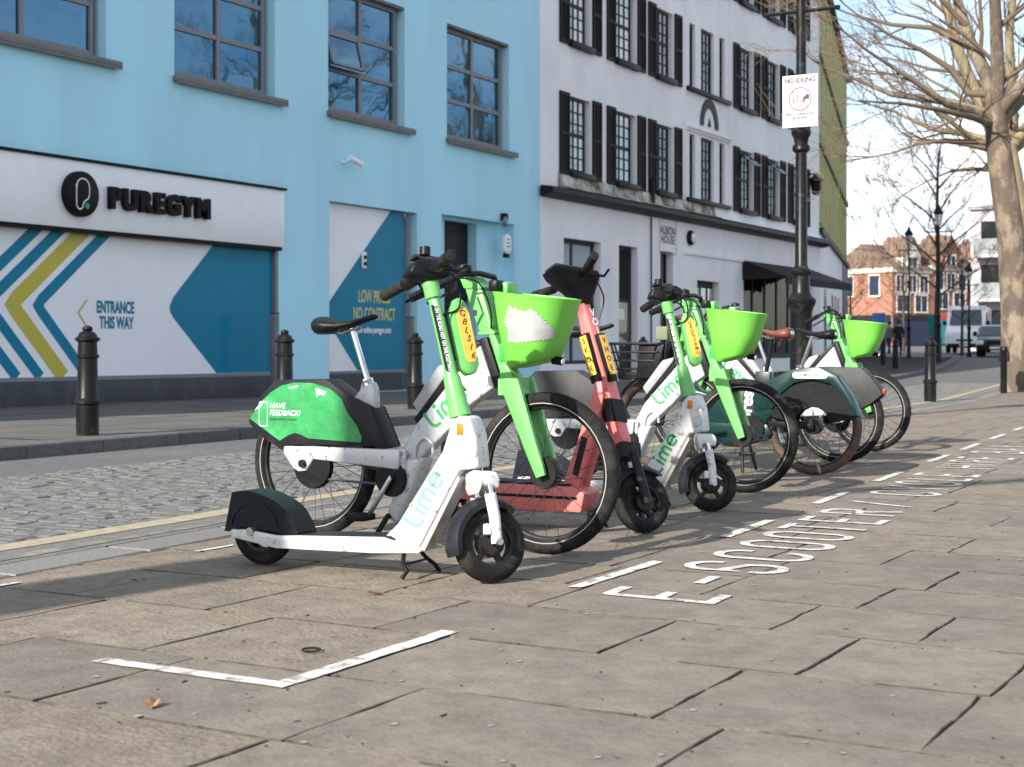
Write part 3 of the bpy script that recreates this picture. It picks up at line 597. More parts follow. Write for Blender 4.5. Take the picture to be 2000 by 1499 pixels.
for zi, z in enumerate(rows_):
    for wi, (a, c_) in enumerate(wx):
        g = 'glass_pale' if (wi in (0, 1) or (zi == 0 and wi == 1)) else 'glass_dark'
        w_ = grid_window(white, a + .01, c_ - .16, z + .03, z + 1.6, WY + .06, 3, 6, 'frame_black', g, .045, .014, .05, panes=False, mid=.04)
        MB().box((a - .06, WY - .11, z - .13), (c_ + .06, WY + .06, z)).build('sill', 'frame_black', white, bevel=.008)
        for sx in (a - .50, c_ + .07):
            s_ = MB(); s_.box((sx, WY - .05, z - .1), (sx + .05, WY - .008, z + 1.66)); s_.box((sx + .38, WY - .05, z - .1), (sx + .43, WY - .008, z + 1.66)); s_.box((sx + .05, WY - .05, z - .1), (sx + .38, WY - .008, z - .02)); s_.box((sx + .05, WY - .05, z + 1.58), (sx + .38, WY - .008, z + 1.66)); s_.box((sx + .05, WY - .05, z + .74), (sx + .38, WY - .008, z + .82))
            s_.box((sx + .05, WY - .02, z - .02), (sx + .38, WY - .008, z + 1.58))
            for k in range(27):
                zz = z + .0 + k * .058
                if .70 < zz - z < .84: continue
                s_.add([(sx + .05, WY - .046, zz), (sx + .38, WY - .046, zz), (sx + .38, WY - .021, zz + .045), (sx + .05, WY - .021, zz + .045)], [(0, 1, 2, 3)])
            s_.build('shutter', 'shutter_black', white, recalc=False)
        if zi == 0 and wi in (3, 4):
            f_ = MB().box((a + .1, 0, -.55), (c_ - .3, .02, 0)).build('open_pane', 'glass_blue', w_); f_.location = (0, WY + .02, z + 1.55); f_.rotation_euler = (R(-48), 0, 0)
    for wi, (a, c_) in enumerate(trip):
        grid_window(white, a + .005, c_ - .06, z + .03, z + 1.6, WY + .06, 3 if wi == 1 else 1, 6, 'frame_black', 'glass_dark', .04, .014, .05, panes=False, mid=.04)
    MB().box((35.2, WY - .10, z - .11), (38.1, WY - .002, z - .002)).build('sill', 'frame_black', white, bevel=.008)
    if zi == 0:
        am = basis((36.72, WY - .004, 6.58), (1, 0, 0), (0, 0, 1))
        ar = MB(); outer = arc(0, 0, .62, 0, 180, 16, .74); inner = arc(0, 0, .40, 180, 0, 16, .50); ar.prism(outer + inner, WY - .03, WY - .002, Matrix.Translation((36.72, 0, 6.58))); ar.prism([(-.09, .0), (.09, .0), (0, .2)], WY - .03, WY - .002, Matrix.Translation((36.72, 0, 6.6))); ar.build('arch_ornament', 'frame_black', white)
        MB().box((35.15, WY - .09, 6.40), (38.15, WY - .002, 6.47)).box((35.15, WY - .05, 6.34), (38.15, WY - .002, 6.40)).build('string_course', 'white_brick', white, bevel=.01)
MB().box((35.12, WY - .022, 4.66), (35.17, WY - .002, 13.3)).build('pilaster_edge', 'white_brick', white); MB().box((38.14, WY - .022, 4.66), (38.19, WY - .002, 13.3)).build('pilaster_edge', 'white_brick', white)
# ground floor joinery
gw = WY + .1
w_ = MB().box((28.46, gw, .5), (30.2, gw + .06, .58)).box((28.46, gw, 3.1), (30.2, gw + .06, 3.2)).box((28.46, gw, .58), (28.55, gw + .06, 3.1)).box((29.06, gw, .58), (29.16, gw + .06, 3.1)).box((30.06, gw, .58), (30.18, gw + .06, 3.1)).build('window', 'frame_black', white)
for a, c_ in ((28.55, 29.06), (29.16, 30.06)): MB().box((a, gw + .02, .58), (c_, gw + .03, 3.1)).build('pane', 'curtain', w_)
d_ = MB().box((31.18, gw, .1), (32.16, gw + .05, 3.2)).build('louvre_door', 'frame_black', white)
for k in range(22):
    zz = 2.0 + k * .052; MB().add([(31.26, gw - .035, zz), (32.08, gw - .035, zz), (32.08, gw - .003, zz + .035), (31.26, gw - .003, zz + .035)], [(0, 1, 2, 3)]).build('slat', 'charcoal', d_, recalc=False)
MB().box((31.3, gw - .012, .9), (32.05, gw - .002, 1.9)).build('door_pane', 'glass_dark', d_); MB().box((31.4, gw - .017, 1.5), (31.75, gw - .013, 1.75)).build('notice', 'print_white', d_)
grid_window(white, 33.5, 34.2, .95, 3.2, gw, 1, 2, 'frame_black', 'glass_dark', .07, .03, .05, panes=False)
d2 = MB().box((35.8, gw, .1), (37.22, gw + .05, 2.58)).build('door', 'frame_black', white)
for a in (35.95, 36.4, 36.85): MB().box((a, gw - .01, .5), (a + .3, gw - .002, 2.4)).build('door_pane', 'glass_pale' if a > 36 else 'glass_dark', d2)
sw = MB().box((39.1, gw, .55), (39.2, gw + .06, 2.95)).box((44.2, gw, .55), (44.3, gw + .06, 2.95)).box((39.2, gw, .55), (44.2, gw + .06, .7))
for a in (40.2, 41.2, 42.2, 43.2): sw.box((a - .04, gw, .7), (a + .04, gw + .06, 2.95))
sw = sw.build('shop_window', 'frame_black', white)
MB().box((39.1, WY + .75, .55), (44.3, WY + .8, 2.95)).box((39.1, WY + .2, .5), (44.3, WY + .8, .55)).build('shop_display', 'shop_interior', sw)
for a in (39.2, 40.24, 41.24, 42.24, 43.24): MB().box((a, gw + .025, .7), (a + .94, gw + .03, 2.95)).build('pane', 'glass_shop', sw)
aw = MB().prism([(0, 0), (0, .05), (1.25, -.42), (1.25, -.62), (1.22, -.62), (1.22, -.45)], 39.0, 44.9, basis((0, WY - .055, 3.2), (0, -1, 0), (1, 0, 0), (0, 0, 1))); aw.prism([(0, 0), (1.22, -.45), (0, -.5)], 38.99, 39.0, basis((0, WY - .055, 3.2), (0, -1, 0), (1, 0, 0), (0, 0, 1)))
tag(aw.build('awning', 'awning'), 'black awning over the shop window of the white building', 'awning')
for s_, z_ in (('ALBION', 3.70), ('HOUSE', 3.48)): text_obj(s_, 'lettering', 'frame_black', white, basis((33.95, WY - .054, z_), (1, 0, 0), (0, 0, 1)), .28, .006, .92)
MB().ribbon([(-.5, -.42), (.5, -.42), (.5, .42), (-.5, .42)], .025, basis((33.95, WY - .0535, 3.57), (1, 0, 0), (0, 0, 1)), True).build('name_border', 'sill_grey', white, recalc=False)
MB().lathe([(.0, -.10), (.16, -.10), (.19, -.06), (.19, 0)], 20, basis((35.3, WY - .055, 3.62), (1, 0, 0), (0, 1, 0), (0, 0, 1)), 'y').build('bulkhead_light', 'frame_black', white, smooth=40)
MB().lathe([(.0, -.13), (.10, -.12), (.13, -.101)], 20, basis((35.33, WY - .055, 3.62), (1, 0, 0), (0, 1, 0), (0, 0, 1)), 'y').build('light_cover', 'white_lens', bpy.data.objects['bulkhead_light'], smooth=40)
MB().tube([(33.0, WY - .07, 4.9), (33.0, WY - .07, 4.3)], .05, 8).build('pipe', 'frame_black', white); MB().tube([(32.9, WY - .085, 4.0), (32.9, WY - .085, .2)], .02, 6).build('pipe', 'frame_black', white)
# wall lantern
lt = empty('wall_lantern', (44.15, WY - .05, 5.75), 0, 'black wall lantern fixed to the white building behind the lamp post', 'lantern')
MB().tube([(0, 0, .35), (0, -.35, .35)], .025, 6).build('arm', 'iron_black', lt); MB().lathe([(.05, -.3), (.13, -.25), (.2, .15), (.23, .17), (.05, .35), (0, .4)], 6, Matrix.Translation((0, -.4, 0))).build('lamp', 'iron_black', lt)

# green clad building beyond the bend
green = empty('green_building', (45.8, WY, 0), R(14.8), 'yellow green clad building with vertical fins beyond the white building', 'building')
b = MB(); b.box((0.01, .05, 4.55), (22.4, 9, 12.95)); b.build('cladding', 'green_clad', green)
g0 = MB().box((.01, .0, .0), (17, 9, 4.45)).build('ground_floor_wall', 'white_render', green)
MB().box((17.0, -.03, 0), (22.4, 9, 4.45)).build('shopfront', 'navy_front', green)
MB().box((.01, -.12, 4.45), (22.5, .0, 4.62)).build('band', 'frame_black', green)
MB().box((0, -.15, 12.95), (22.55, 9, 13.1)).build('roof_edge', 'frame_black', green)
for k in range(9):
    xk = .5 + k * 2.45
    for z0, z1 in ((4.8, 7.1), (7.6, 9.9), (10.3, 12.7)):
        MB().box((xk, .01, z0), (xk + .95, .045, z1)).build('window', 'green_clad_dark', green)
        MB().box((xk - .35, -.02, z0), (xk - .0, .048, z1)).build('fin', 'green_clad', green); MB().box((xk + .955, -.02, z0), (xk + 1.25, .048, z1)).build('fin', 'green_clad', green)
    if k in (1, 3, 4, 5): MB().box((xk, -.02, .5), (xk + 1.1, .05, 2.8)).build('ground_window', 'glass_dark', green)
for z in (7.25, 10.05): MB().box((.01, -.06, z), (22.4, .045, z + .2)).build('storey_band', 'green_clad_dark', green)
rebase(blue, (10.7, WY, .1)); rebase(sign, (11, FY, 2.4)); rebase(white, (36.6, WY, .1))

# ------------------------------------------------------------------ vehicles (local x forward, y to the rider's left, z up, origin under the rear axle)
def logo_lime(parent, m, h, material, name='lettering', y_letters=4):
    """rounded monoline lettering, cap height 1 unit scaled by h"""
    sc = m @ Matrix.Diagonal((h, h, 1, 1)); b = MB(); w = .17
    b.ribbon([(.0, 1.0), (.0, .42)] + arc(.36, .36, .36, 180, 270, 6) + [(.5, 0)], w, sc)
    b.ribbon([(.72, .62), (.72, .0)], w, sc); b.flat(arc(.72, .86, .11, 0, 330, 10), sc)
    b.ribbon([(1.0, 0), (1.0, .36)] + arc(1.2, .40, .20, 180, 0, 8, .24) + [(1.4, .36), (1.4, .0)], w, sc)
    b.ribbon([(1.4, .36)] + arc(1.6, .40, .20, 180, 0, 8, .24) + [(1.8, .36), (1.8, .0)], w, Matrix.Translation((0, 0, 0)) @ sc @ Matrix.Translation((0, 0, .0004)))
    b.ribbon([(2.06, .34), (2.68, .34)] + arc(2.37, .33, .31, 0, 310, 16), w, sc @ Matrix.Translation((0, 0, .0008)))
    return b.build(name, material, parent, recalc=False)
def bike_wheel(parent, c, Rw, r, tyre='rubber', T=None, nsp=28, hubr=.028, hubw=.05, solid=False, band=True):
    cx, cz = c; t = lambda o: o
    sect = [(r * math.cos(a), r * math.sin(a)) for a in [2 * math.pi * k / 12 for k in range(12)]]
    Rm = Rw - r; ri = Rm - r * .75
    wh = MB().ring((cx, 0, cz), ri, [(.004, -.015), (.004, .015), (-.012, .011), (-.017, 0), (-.012, -.011)], 44).build('wheel', 'alloy_black', parent, T, smooth=50)
    MB().ring((cx, 0, cz), Rm, sect, 44).build('tyre', tyre, wh, T, smooth=60)
    if band:
        for s in (-1, 1): MB().ring((cx, s * r * .93, cz), Rm - r * .45, [(-.002, -.0015), (.002, -.0015), (.002, .0015), (-.002, .0015)], 44).build('reflective_band', 'reflect_band', wh, T, smooth=60)
    hb = MB().lathe([(.0, -hubw - .03), (.011, -hubw - .03), (.011, -hubw), (hubr, -hubw), (hubr * 1.08, -hubw * .5), (hubr * 1.08, hubw * .5), (hubr, hubw), (.011, hubw), (.011, hubw + .03), (0, hubw + .03)], 20, Matrix.Translation((cx, 0, cz)), 'y').build('hub', 'alloy_black', wh, T, smooth=40)
    sp = MB()
    for k in range(nsp):
        a = 2 * math.pi * k / nsp; sd = 1 if k % 2 else -1; da = (.28 if (k // 2) % 2 else -.28)
        sp.tube([(cx + hubr * math.cos(a + da * 1.6), sd * hubw * .75, cz + hubr * math.sin(a + da * 1.6)), (cx + (ri - .012) * math.cos(a), sd * .004, cz + (ri - .012) * math.sin(a))], .0016, 4, False)
    sp.build('spokes', 'spoke_steel', wh, T)
    return wh
def scooter_wheel(parent, c, Rw, T=None, spokes=5):
    cx, cz = c; r = .033; Rm = Rw - r
    sect = [(r * math.cos(a), .95 * r * math.sin(a)) for a in [2 * math.pi * k / 12 for k in range(12)]]
    wh = MB().ring((cx, 0, cz), Rm - .024, [(.006, -.024), (.006, .024), (-.008, .022), (-.008, -.022)], 36)
    for k in range(spokes):
        a = 2 * math.pi * k / spokes + .3; m = Matrix.Translation((cx, 0, cz)) @ Matrix.Rotation(-a, 4, 'Y')
        wh.prism([(.03, -.012), (Rm - .03, -.008), (Rm - .03, .008), (.03, .012)], -.012, .012, m)
    wh = wh.build('wheel', 'alloy_black', parent, T, smooth=40)
    MB().ring((cx, 0, cz), Rm, sect, 40).build('tyre', 'rubber', wh, T, smooth=60)
    tr = MB()
    for yy in (-.014, 0, .014): tr.ring((cx, yy, cz), Rm + .95 * math.sqrt(r * r - yy * yy), [(-.002, -.003), (.0018, -.002), (.0018, .002), (-.002, .003)], 40)
    tr.build('tread', 'rubber', wh, T)
    MB().lathe([(0, -.045), (.02, -.045), (.045, -.035), (.05, 0), (.045, .035), (.02, .045), (0, .045)], 20, Matrix.Translation((cx, 0, cz)), 'y').build('hub', 'alloy_black', wh, T, smooth=40)
    return wh
def steer_mtx(p_lo, p_hi, deg):
    a = (Vector((p_hi[0], 0, p_hi[1])) - Vector((p_lo[0], 0, p_lo[1]))).normalized(); p = Vector((p_lo[0], 0, p_lo[1]))
    return Matrix.Translation(p) @ Matrix.Rotation(R(deg), 4, a) @ Matrix.Translation(-p)
def curve(P, n=5):
    out = []
    for i in range(len(P) - 1):
        p0, p1, p2, p3 = P[max(i - 1, 0)], P[i], P[i + 1], P[min(i + 2, len(P) - 1)]
        for k in range(n):
            t = k / n; out.append(tuple(.5 * (2 * p1[j] + (p2[j] - p0[j]) * t + (2 * p0[j] - 5 * p1[j] + 4 * p2[j] - p3[j]) * t * t + (3 * p1[j] - p0[j] - 3 * p2[j] + p3[j]) * t ** 3) for j in range(len(p1))))
    return out + [tuple(P[-1])]
def shell(P, th, y0, y1):
    """bent sheet: polyline P in x-z, thickened inwards, spanning y0..y1"""
    n = len(P); vs = []
    for i, p in enumerate(P):
        a, b = P[max(i - 1, 0)], P[min(i + 1, n - 1)]; d = Vector((b[0] - a[0], b[1] - a[1])).normalized(); q = (p[0] + d.y * th, p[1] - d.x * th)
        vs += [(p[0], y0, p[1]), (p[0], y1, p[1]), (q[0], y1, q[1]), (q[0], y0, q[1])]
    fs = [(0, 1, 2, 3), (4 * n - 1, 4 * n - 2, 4 * n - 3, 4 * n - 4)]
    for i in range(n - 1):
        for k in range(4): fs.append((4 * i + k, 4 * i + 4 + k, 4 * i + 4 + (k + 1) % 4, 4 * i + (k + 1) % 4))
    return vs, fs
def rrect(hx, hy, r, n=5):
    pts = []
    for cx, cy, a in ((hx - r, hy - r, 0), (-hx + r, hy - r, 90), (-hx + r, -hy + r, 180), (hx - r, -hy + r, 270)): pts += arc(cx, cy, r, a, a + 90, n)
    return pts
def loft(secs, close=True, cap=True):
    """secs: list of rings (lists of 3-D points, same length)"""
    n = len(secs[0]); vs = [p for s in secs for p in s]; fs = []
    for i in range(len(secs) - 1):
        for k in range(n): fs.append((i * n + k, i * n + (k + 1) % n, (i + 1) * n + (k + 1) % n, (i + 1) * n + k))
    if cap: fs.append(tuple(range(n - 1, -1, -1))); o = (len(secs) - 1) * n; fs.append(tuple(range(o, o + n)))
    return MB().add(vs, fs)
def saddle(parent, s0, z0, material, L=.29):
    secs = []
    for t, hw, zt, th in ((0, .045, -.012, .045), (.02, .07, 0, .075), (.10, .083, .003, .078), (.25, .08, -.008, .066), (.42, .058, -.018, .046), (.6, .036, -.015, .03), (.8, .026, .0, .028), (.95, .021, .012, .026), (1, .012, .008, .016)):
        x = s0 + t * L; ring = []
        for k in range(14):
            a = 2 * math.pi * k / 14; cy, cz = math.cos(a), math.sin(a)
            ring.append((x, hw * cy * (1 if abs(cy) < .9 else .97), z0 + zt - th / 2 + th / 2 * (cz if cz > 0 else cz * 1.1)))
        secs.append(ring)
    o = loft(secs).build('saddle', material, parent, smooth=70)
    MB().tube([(s0 + .08, .025, z0 - .05), (s0 + .14, .025, z0 - .075), (s0 + .22, .02, z0 - .05)], .004, 6).tube([(s0 + .08, -.025, z0 - .05), (s0 + .14, -.025, z0 - .075), (s0 + .22, -.02, z0 - .05)], .004, 6).build('saddle_rail', 'steel', o, smooth=60)
    MB().box((s0 - .004, -.03, z0 - .048), (s0 + .012, .03, z0 - .022)).build('reflector', 'white_lens', o, bevel=.004)
    return o

def lime_bike(loc, rz, label, sticker='have', torn=False, patch_basket=False, fender='charcoal'):
    t = empty('rental_bike', loc, rz, label, 'bicycle', 'green and white rental bikes in the bay')
    WB = 1.185
    bike_wheel(t, (0, .335), .335, .032, hubr=.055, hubw=.045)
    bike_wheel(t, (WB, .335), .335, .032, hubr=.062, hubw=.035)
    # rear fender: two side plates joined over the tyre
    out = [(-.33, .525), (-.255, .638), (-.18, .705), (.105, .712), (.235, .634), (.345, .590), (.43, .418), (.30, .420), (.02, .415), (-.10, .412), (-.13, .383), (-.157, .396), (-.245, .438), (-.33, .505)]
    fd = MB()
    for y0, y1 in ((-.062, -.050), (.050, .062)): fd.prism(out, y0, y1)
    topl = [(-.33, .505), (-.33, .525), (-.255, .638), (-.18, .705), (.105, .712), (.235, .634), (.345, .590), (.43, .418)]
    for a, c_ in zip(topl[:-1], topl[1:]):
        d = Vector((c_[0] - a[0], c_[1] - a[1])).normalized(); n = Vector((d.y, -d.x)) * .012
        fd.prism([a, c_, (c_[0] + n.x, c_[1] + n.y), (a[0] + n.x, a[1] + n.y)], -.0495, .0495)
    fo = fd.build('rear_fender', fender, t, bevel=.006)
    stk = [(-.320, .527), (-.267, .594), (-.20, .648), (-.138, .680), (-.067, .694), (.035, .694), (.135, .668), (.195, .626), (.222, .572), (.278, .508), (.304, .459), (.298, .436), (.012, .446), (-.03, .462), (-.06, .468), (-.095, .458), (-.148, .431)]
    if sticker:
        for s in (-1, 1):
            y0 = s * .0625; stp = MB().prism(stk, min(y0, y0 + s * .0035), max(y0, y0 + s * .0035)).build('side_sticker', 'lime_sticker', fo)
            u = (1, 0, 0) if s < 0 else (-1, 0, 0); yy = s * .0672
            X = lambda x: x
            text_obj('HAVE', 'lettering', 'print_white', stp, basis((-.205, yy, .588), u, (0, 0, 1)), .034, .0004, 1.05, 0, 'LEFT' if s < 0 else 'RIGHT', .2)
            text_obj('FEEDBACK?', 'lettering', 'print_white', stp, basis((-.205, yy, .556), u, (0, 0, 1)), .034, .0004, 1.0, 0, 'LEFT' if s < 0 else 'RIGHT', .2)
            text_obj('SCAN HERE TO SHARE', 'lettering', 'print_black', stp, basis((-.205, yy, .527), u, (0, 0, 1)), .016, 0, .95, 0, 'LEFT' if s < 0 else 'RIGHT')
            MB().ribbon([(p[0] * .9, p[1]) for p in rrect(.026, .055, .008, 3)], .0028, basis((-.24, yy, .55), u, (0, 0, 1)), True).build('phone_outline', 'print_white', stp, recalc=False)
            if torn:
                for pl_ in ([(.055, .672), (.115, .655), (.10, .640), (.075, .643), (.06, .632)], [(-.29, .565), (-.262, .594), (-.238, .612), (-.25, .585), (-.268, .575)], [(-.10, .672), (-.04, .682), (-.055, .672), (-.09, .666)]): MB().flat(pl_, basis((0, yy, 0), (1, 0, 0), (0, 0, 1))).build('torn_patch', 'print_white', stp, recalc=False)
    MB().box((-.345, -.03, .515), (-.33, .03, .55)).build('rear_light', 'red_paint', fo, bevel=.004)
    # frame
    MB().prism([(.222, .625), (.345, .582), (.342, .66), (.325, .70), (.272, .70), (.262, .662)], -.024, .024).build('seat_tube', 'silver_paint', t, bevel=.008)
    sp = MB().tube([(.305, .66), (.206, .935)], .0145, 14).build('seat_post', 'chrome', t, smooth=60)
    MB().tube([(.296, .682), (.285, .712)], .027, 14).tube([(.30, -.01, .70), (.33, -.04, .715), (.345, -.03, .72)] if False else [(.29, -.03, .70), (.34, -.036, .712)], .006, 6).build('seat_clamp', 'chrome', sp, smooth=50)
    saddle(t, .022, .988, 'black_plastic', .315)
    stay = [(-.115, .408), (.05, .412), (.515, .412), (.505, .326), (.05, .355), (.012, .30), (-.03, .296), (-.06, .312), (-.11, .372)]
    st_ = MB(); st_.prism(stay, -.085, -.064); st_.prism(stay, .064, .085); st_.prism([(.42, .326), (.53, .326), (.53, .412), (.42, .412)], -.0638, .0638)
    st_.build('chain_stay', 'silver_paint', t, bevel=.009)
    MB().tube([(0, -.0, .335), (0, -.1, .335)], .018, 12).build('axle_nut', 'alloy_black', t)
    MB().lathe([(0, -.075), (.10, -.07), (.105, -.055), (.105, -.048), (0, -.048)], 24, Matrix.Translation((.035, 0, .325)), 'y').build('chain_case', 'black_plastic', t, smooth=40)
    MB().tube([(.03, -.06, .27), (.45, -.05, .255)], .006, 6).tube([(.03, -.06, .38), (.45, -.05, .31)], .006, 6).build('chain', 'spoke_steel', t)
    dt = [(.885, .865), (.955, .684), (.832, .605), (.75, .515), (.53, .325), (.505, .35), (.502, .412), (.56, .515)]
    MB().prism(dt, -.038, .038).build('down_tube', 'silver_paint', t, bevel=.014, seg=3)
    logo_lime(t, basis((.665, -.0385, .505), (.74, 0, .672), (-.672, 0, .74)), .085, 'print_green')
    logo_lime(t, basis((.90, .0385, .71), (-.74, 0, -.672), (-.672, 0, .74)), .085, 'print_green')
    MB().prism([(.565, .525), (.55, .545), (.86, .885), (.888, .868)], -.028, .028).build('battery_rail', 'black_plastic', t, bevel=.004)
    MB().prism([(.545, .610), (.675, .775), (.755, .795), (.745, .765), (.575, .565)], -.034, .034).build('battery', 'grey_plastic', t, bevel=.01)
    MB().prism([(.52, .372), (.612, .380), (.60, .35), (.475, .085), (.425, .135), (.50, .325)], -.052, .052).build('motor_housing', 'silver_paint', t, bevel=.015, seg=3)
    MB().tube([(x_, -.045, z_) for x_, z_ in curve([(.565, .37), (.575, .43), (.615, .465), (.655, .44), (.66, .40)], 5)], .008, 8).build('cable', 'silver_paint', t, smooth=60)
    MB().lathe([(0, -.072), (.075, -.072), (.08, -.06), (.08, -.056), (0, -.056)], 24, Matrix.Translation((.455, 0, .285)), 'y').build('chainring', 'black_plastic', t, smooth=40)
    cr = MB().prism([(.47, .305), (.482, .285), (.372, .125), (.355, .137)], -.098, -.082).build('crank', 'steel', t, bevel=.005); c2r = MB().prism([(.44, .265), (.43, .285), (.54, .445), (.557, .433)], .082, .098).build('crank', 'steel', t, bevel=.005)
    MB().box((.31, -.20, .108), (.405, -.102, .138)).build('pedal', 'black_plastic', cr, bevel=.006); MB().box((.50, .102, .426), (.595, .20, .456)).build('pedal', 'black_plastic', c2r, bevel=.006)
    MB().tube([(.43, -.05, .12), (.40, -.13, .008)], .012, 8).tube([(.43, .05, .12), (.40, .13, .008)], .012, 8).tube([(.43, -.05, .12), (.43, .05, .12)], .012, 8).build('kickstand', 'black_plastic', t, smooth=50)
    # head and fork
    MB().prism([(.878, .887), (.915, .897), (.995, .69), (.952, .68)], -.030, .030).build('head_tube', 'charcoal', t, bevel=.006)
    cl = [(.812, 1.108), (.900, 1.10), (.948, .95), (.985, .86), (1.04, .752), (1.10, .66), (1.08, .640), (1.0, .647), (.975, .676), (.985, .75), (.930, .90), (.885, .915)]
    hc = MB().prism(cl, -.044, .044).build('head_column', 'lime', t, bevel=.012)
    MB().box((.862, -.0455, .985), (.878, -.0442, 1.01)).build('bolt', 'print_black', hc); MB().box((.885, -.047, .905), (.965, .047, .918)).build('clamp_band', 'lime', hc, bevel=.003)
    fk = MB()
    for s in (-1, 1):
        y = s * .062; secs = []
        for (x, z, w, th) in ((1.045, .715, .042, .018), (1.09, .60, .036, .017), (1.15, .44, .027, .015), (1.180, .365, .024, .014), (1.195, .325, .02, .013)):
            secs.append([(x + w * px, y + th * py, z + w * px * .35) for px, py in ((-1, -.6), (-.6, -1), (.6, -1), (1, -.6), (1, .6), (.6, 1), (-.6, 1), (-1, .6))])
        fk.add(loft(secs).v, loft(secs).f)
    fk.box((1.0, -.078, .655), (1.085, .078, .725)); fk.build('fork', 'lime', t, smooth=45)
    # basket: tapering open tub
    BZ = [(.782, .075, .10, 1.12, .05, -.22), (.80, .10, .115, 1.125, .07, -.18), (.93, .143, .135, 1.135, .10, .02), (1.045, .170, .150, 1.14, .12, .11), (1.066, .176, .155, 1.14, .12, .11)]
    def bring(z, hx, hy, cx, r, tiltz, g=0.):
        return [(cx + px, py, z - tiltz * px) for px, py in rrect(hx + g, hy + g, r + g, 7)]
    secs = [bring(*q) for q in BZ] + [bring(1.068, .163, .142, 1.14, .11, .11), bring(1.03, .157, .136, 1.14, .11, .11), bring(.93, .130, .122, 1.135, .09, .02), bring(.815, .088, .10, 1.125, .06, -.18)]
    bk = loft(secs).build('basket', 'basket_lime', t, smooth=50)
    if patch_basket:
        def surf(f, z):          # f runs along the right-hand side and round the front corner
            i = max(k for k in range(len(BZ) - 1) if BZ[k][0] <= z or k == 0); tt = (z - BZ[i][0]) / (BZ[i + 1][0] - BZ[i][0])
            q = [BZ[i][j] + (BZ[i + 1][j] - BZ[i][j]) * tt for j in range(6)]; hx, hy, cx, r = q[1] + .003, q[2] + .003, q[3], q[4] + .003
            l1 = 2 * (hx - r); l2 = math.pi / 2 * r; d_ = f * (l1 + l2)
            if d_ < l1: p = (-hx + r + d_, -hy)
            else: a_ = R(270) + (d_ - l1) / r; p = (hx - r + r * math.cos(a_), -hy + r + r * math.sin(a_))
            return (cx + p[0], p[1], z - q[5] * p[0])
        poly = [(-.10, .955), (-.02, 1.0), (.0, 1.018), (.14, 1.008), (.30, 1.0), (.36, 1.016), (.44, 1.002), (.56, .975), (.70, .945), (.86, .905), (.90, .888), (.7, .876), (.4, .872), (.1, .872), (-.08, .878), (-.05, .92)]
        def inside(x, y):
            c_ = False
            for i in range(len(poly)):
                (x0, y0), (x1, y1) = poly[i], poly[i - 1]
                if (y0 > y) != (y1 > y) and x < (x1 - x0) * (y - y0) / (y1 - y0) + x0: c_ = not c_
            return c_
        pt = MB(); nu, nv = 90, 44
        for i in range(nu):
            for j in range(nv):
                f0, z0 = -.12 + i * 1.06 / nu, .868 + j * .156 / nv; df, dz = 1.06 / nu, .156 / nv
                if inside(f0 + df / 2 + .012 * math.sin(j * 1.7) + rnd.uniform(-.012, .012), z0 + dz / 2 + rnd.uniform(-.002, .002) + .002 * math.sin(i * .9)): pt.add([surf(f0, z0), surf(f0 + df, z0), surf(f0 + df, z0 + dz), surf(f0, z0 + dz)], [(0, 1, 2, 3)])
        pt.build('torn_patch', 'torn_white', bk, recalc=False)
    MB().box((.985, -.05, .79), (1.10, .05, .87)).build('basket_bracket', 'lime_dark', t, bevel=.008)
    fl = MB().tube([(1.20, .03, .80), (1.245, .03, .795)], .018, 14).build('front_light', 'black_plastic', t, smooth=40); MB().tube([(1.2455, .03, .795), (1.249, .03, .794)], .014, 14).build('light_lens', 'white_lens', fl)
    # cockpit
    MB().prism([(.79, 1.155), (.835, 1.165), (.905, 1.105), (.90, 1.095), (.815, 1.10)], -.05, .05).build('top_cap', 'lime', t, bevel=.01)
    hb = MB().tube([(.76, -.30, 1.072), (.82, -.22, 1.115), (.86, -.13, 1.155), (.865, 0, 1.165), (.86, .13, 1.155), (.82, .22, 1.115), (.76, .30, 1.072)], .0125, 10).build('handlebar', 'black_plastic', t, smooth=60)
    for s in (-1, 1):
        MB().tube([(.735, s * .33, 1.052), (.815, s * .225, 1.112)], .0185, 12).build('grip', 'rubber', hb, smooth=50)
        MB().tube([(.86, s * .17, 1.13), (.88, s * .22, 1.09), (.80, s * .31, 1.03)], .006, 6).build('brake_lever', 'black_plastic', hb, smooth=50)
        MB().tube(curve([(.86, s * .16, 1.14), (.93, s * .12, 1.12), (.95, s * .06, 1.02), (.95, s * .05, .93)], 5), .004, 6).build('cable', 'black_plastic', hb, smooth=50)
    MB().lathe([(.0, .03), (.03, .022), (.034, 0), (.0, 0)], 16, Matrix.Translation((.85, -.10, 1.172))).build('bell', 'black_plastic', hb, smooth=50)
    MB().box((.93, -.045, 1.085), (.975, .02, 1.135)).build('phone_mount', 'black_plastic', t, bevel=.012); MB().box((.965, .0, 1.07), (1.0, .09, 1.128)).build('mount_arm', 'lime', t, bevel=.012)
    return t

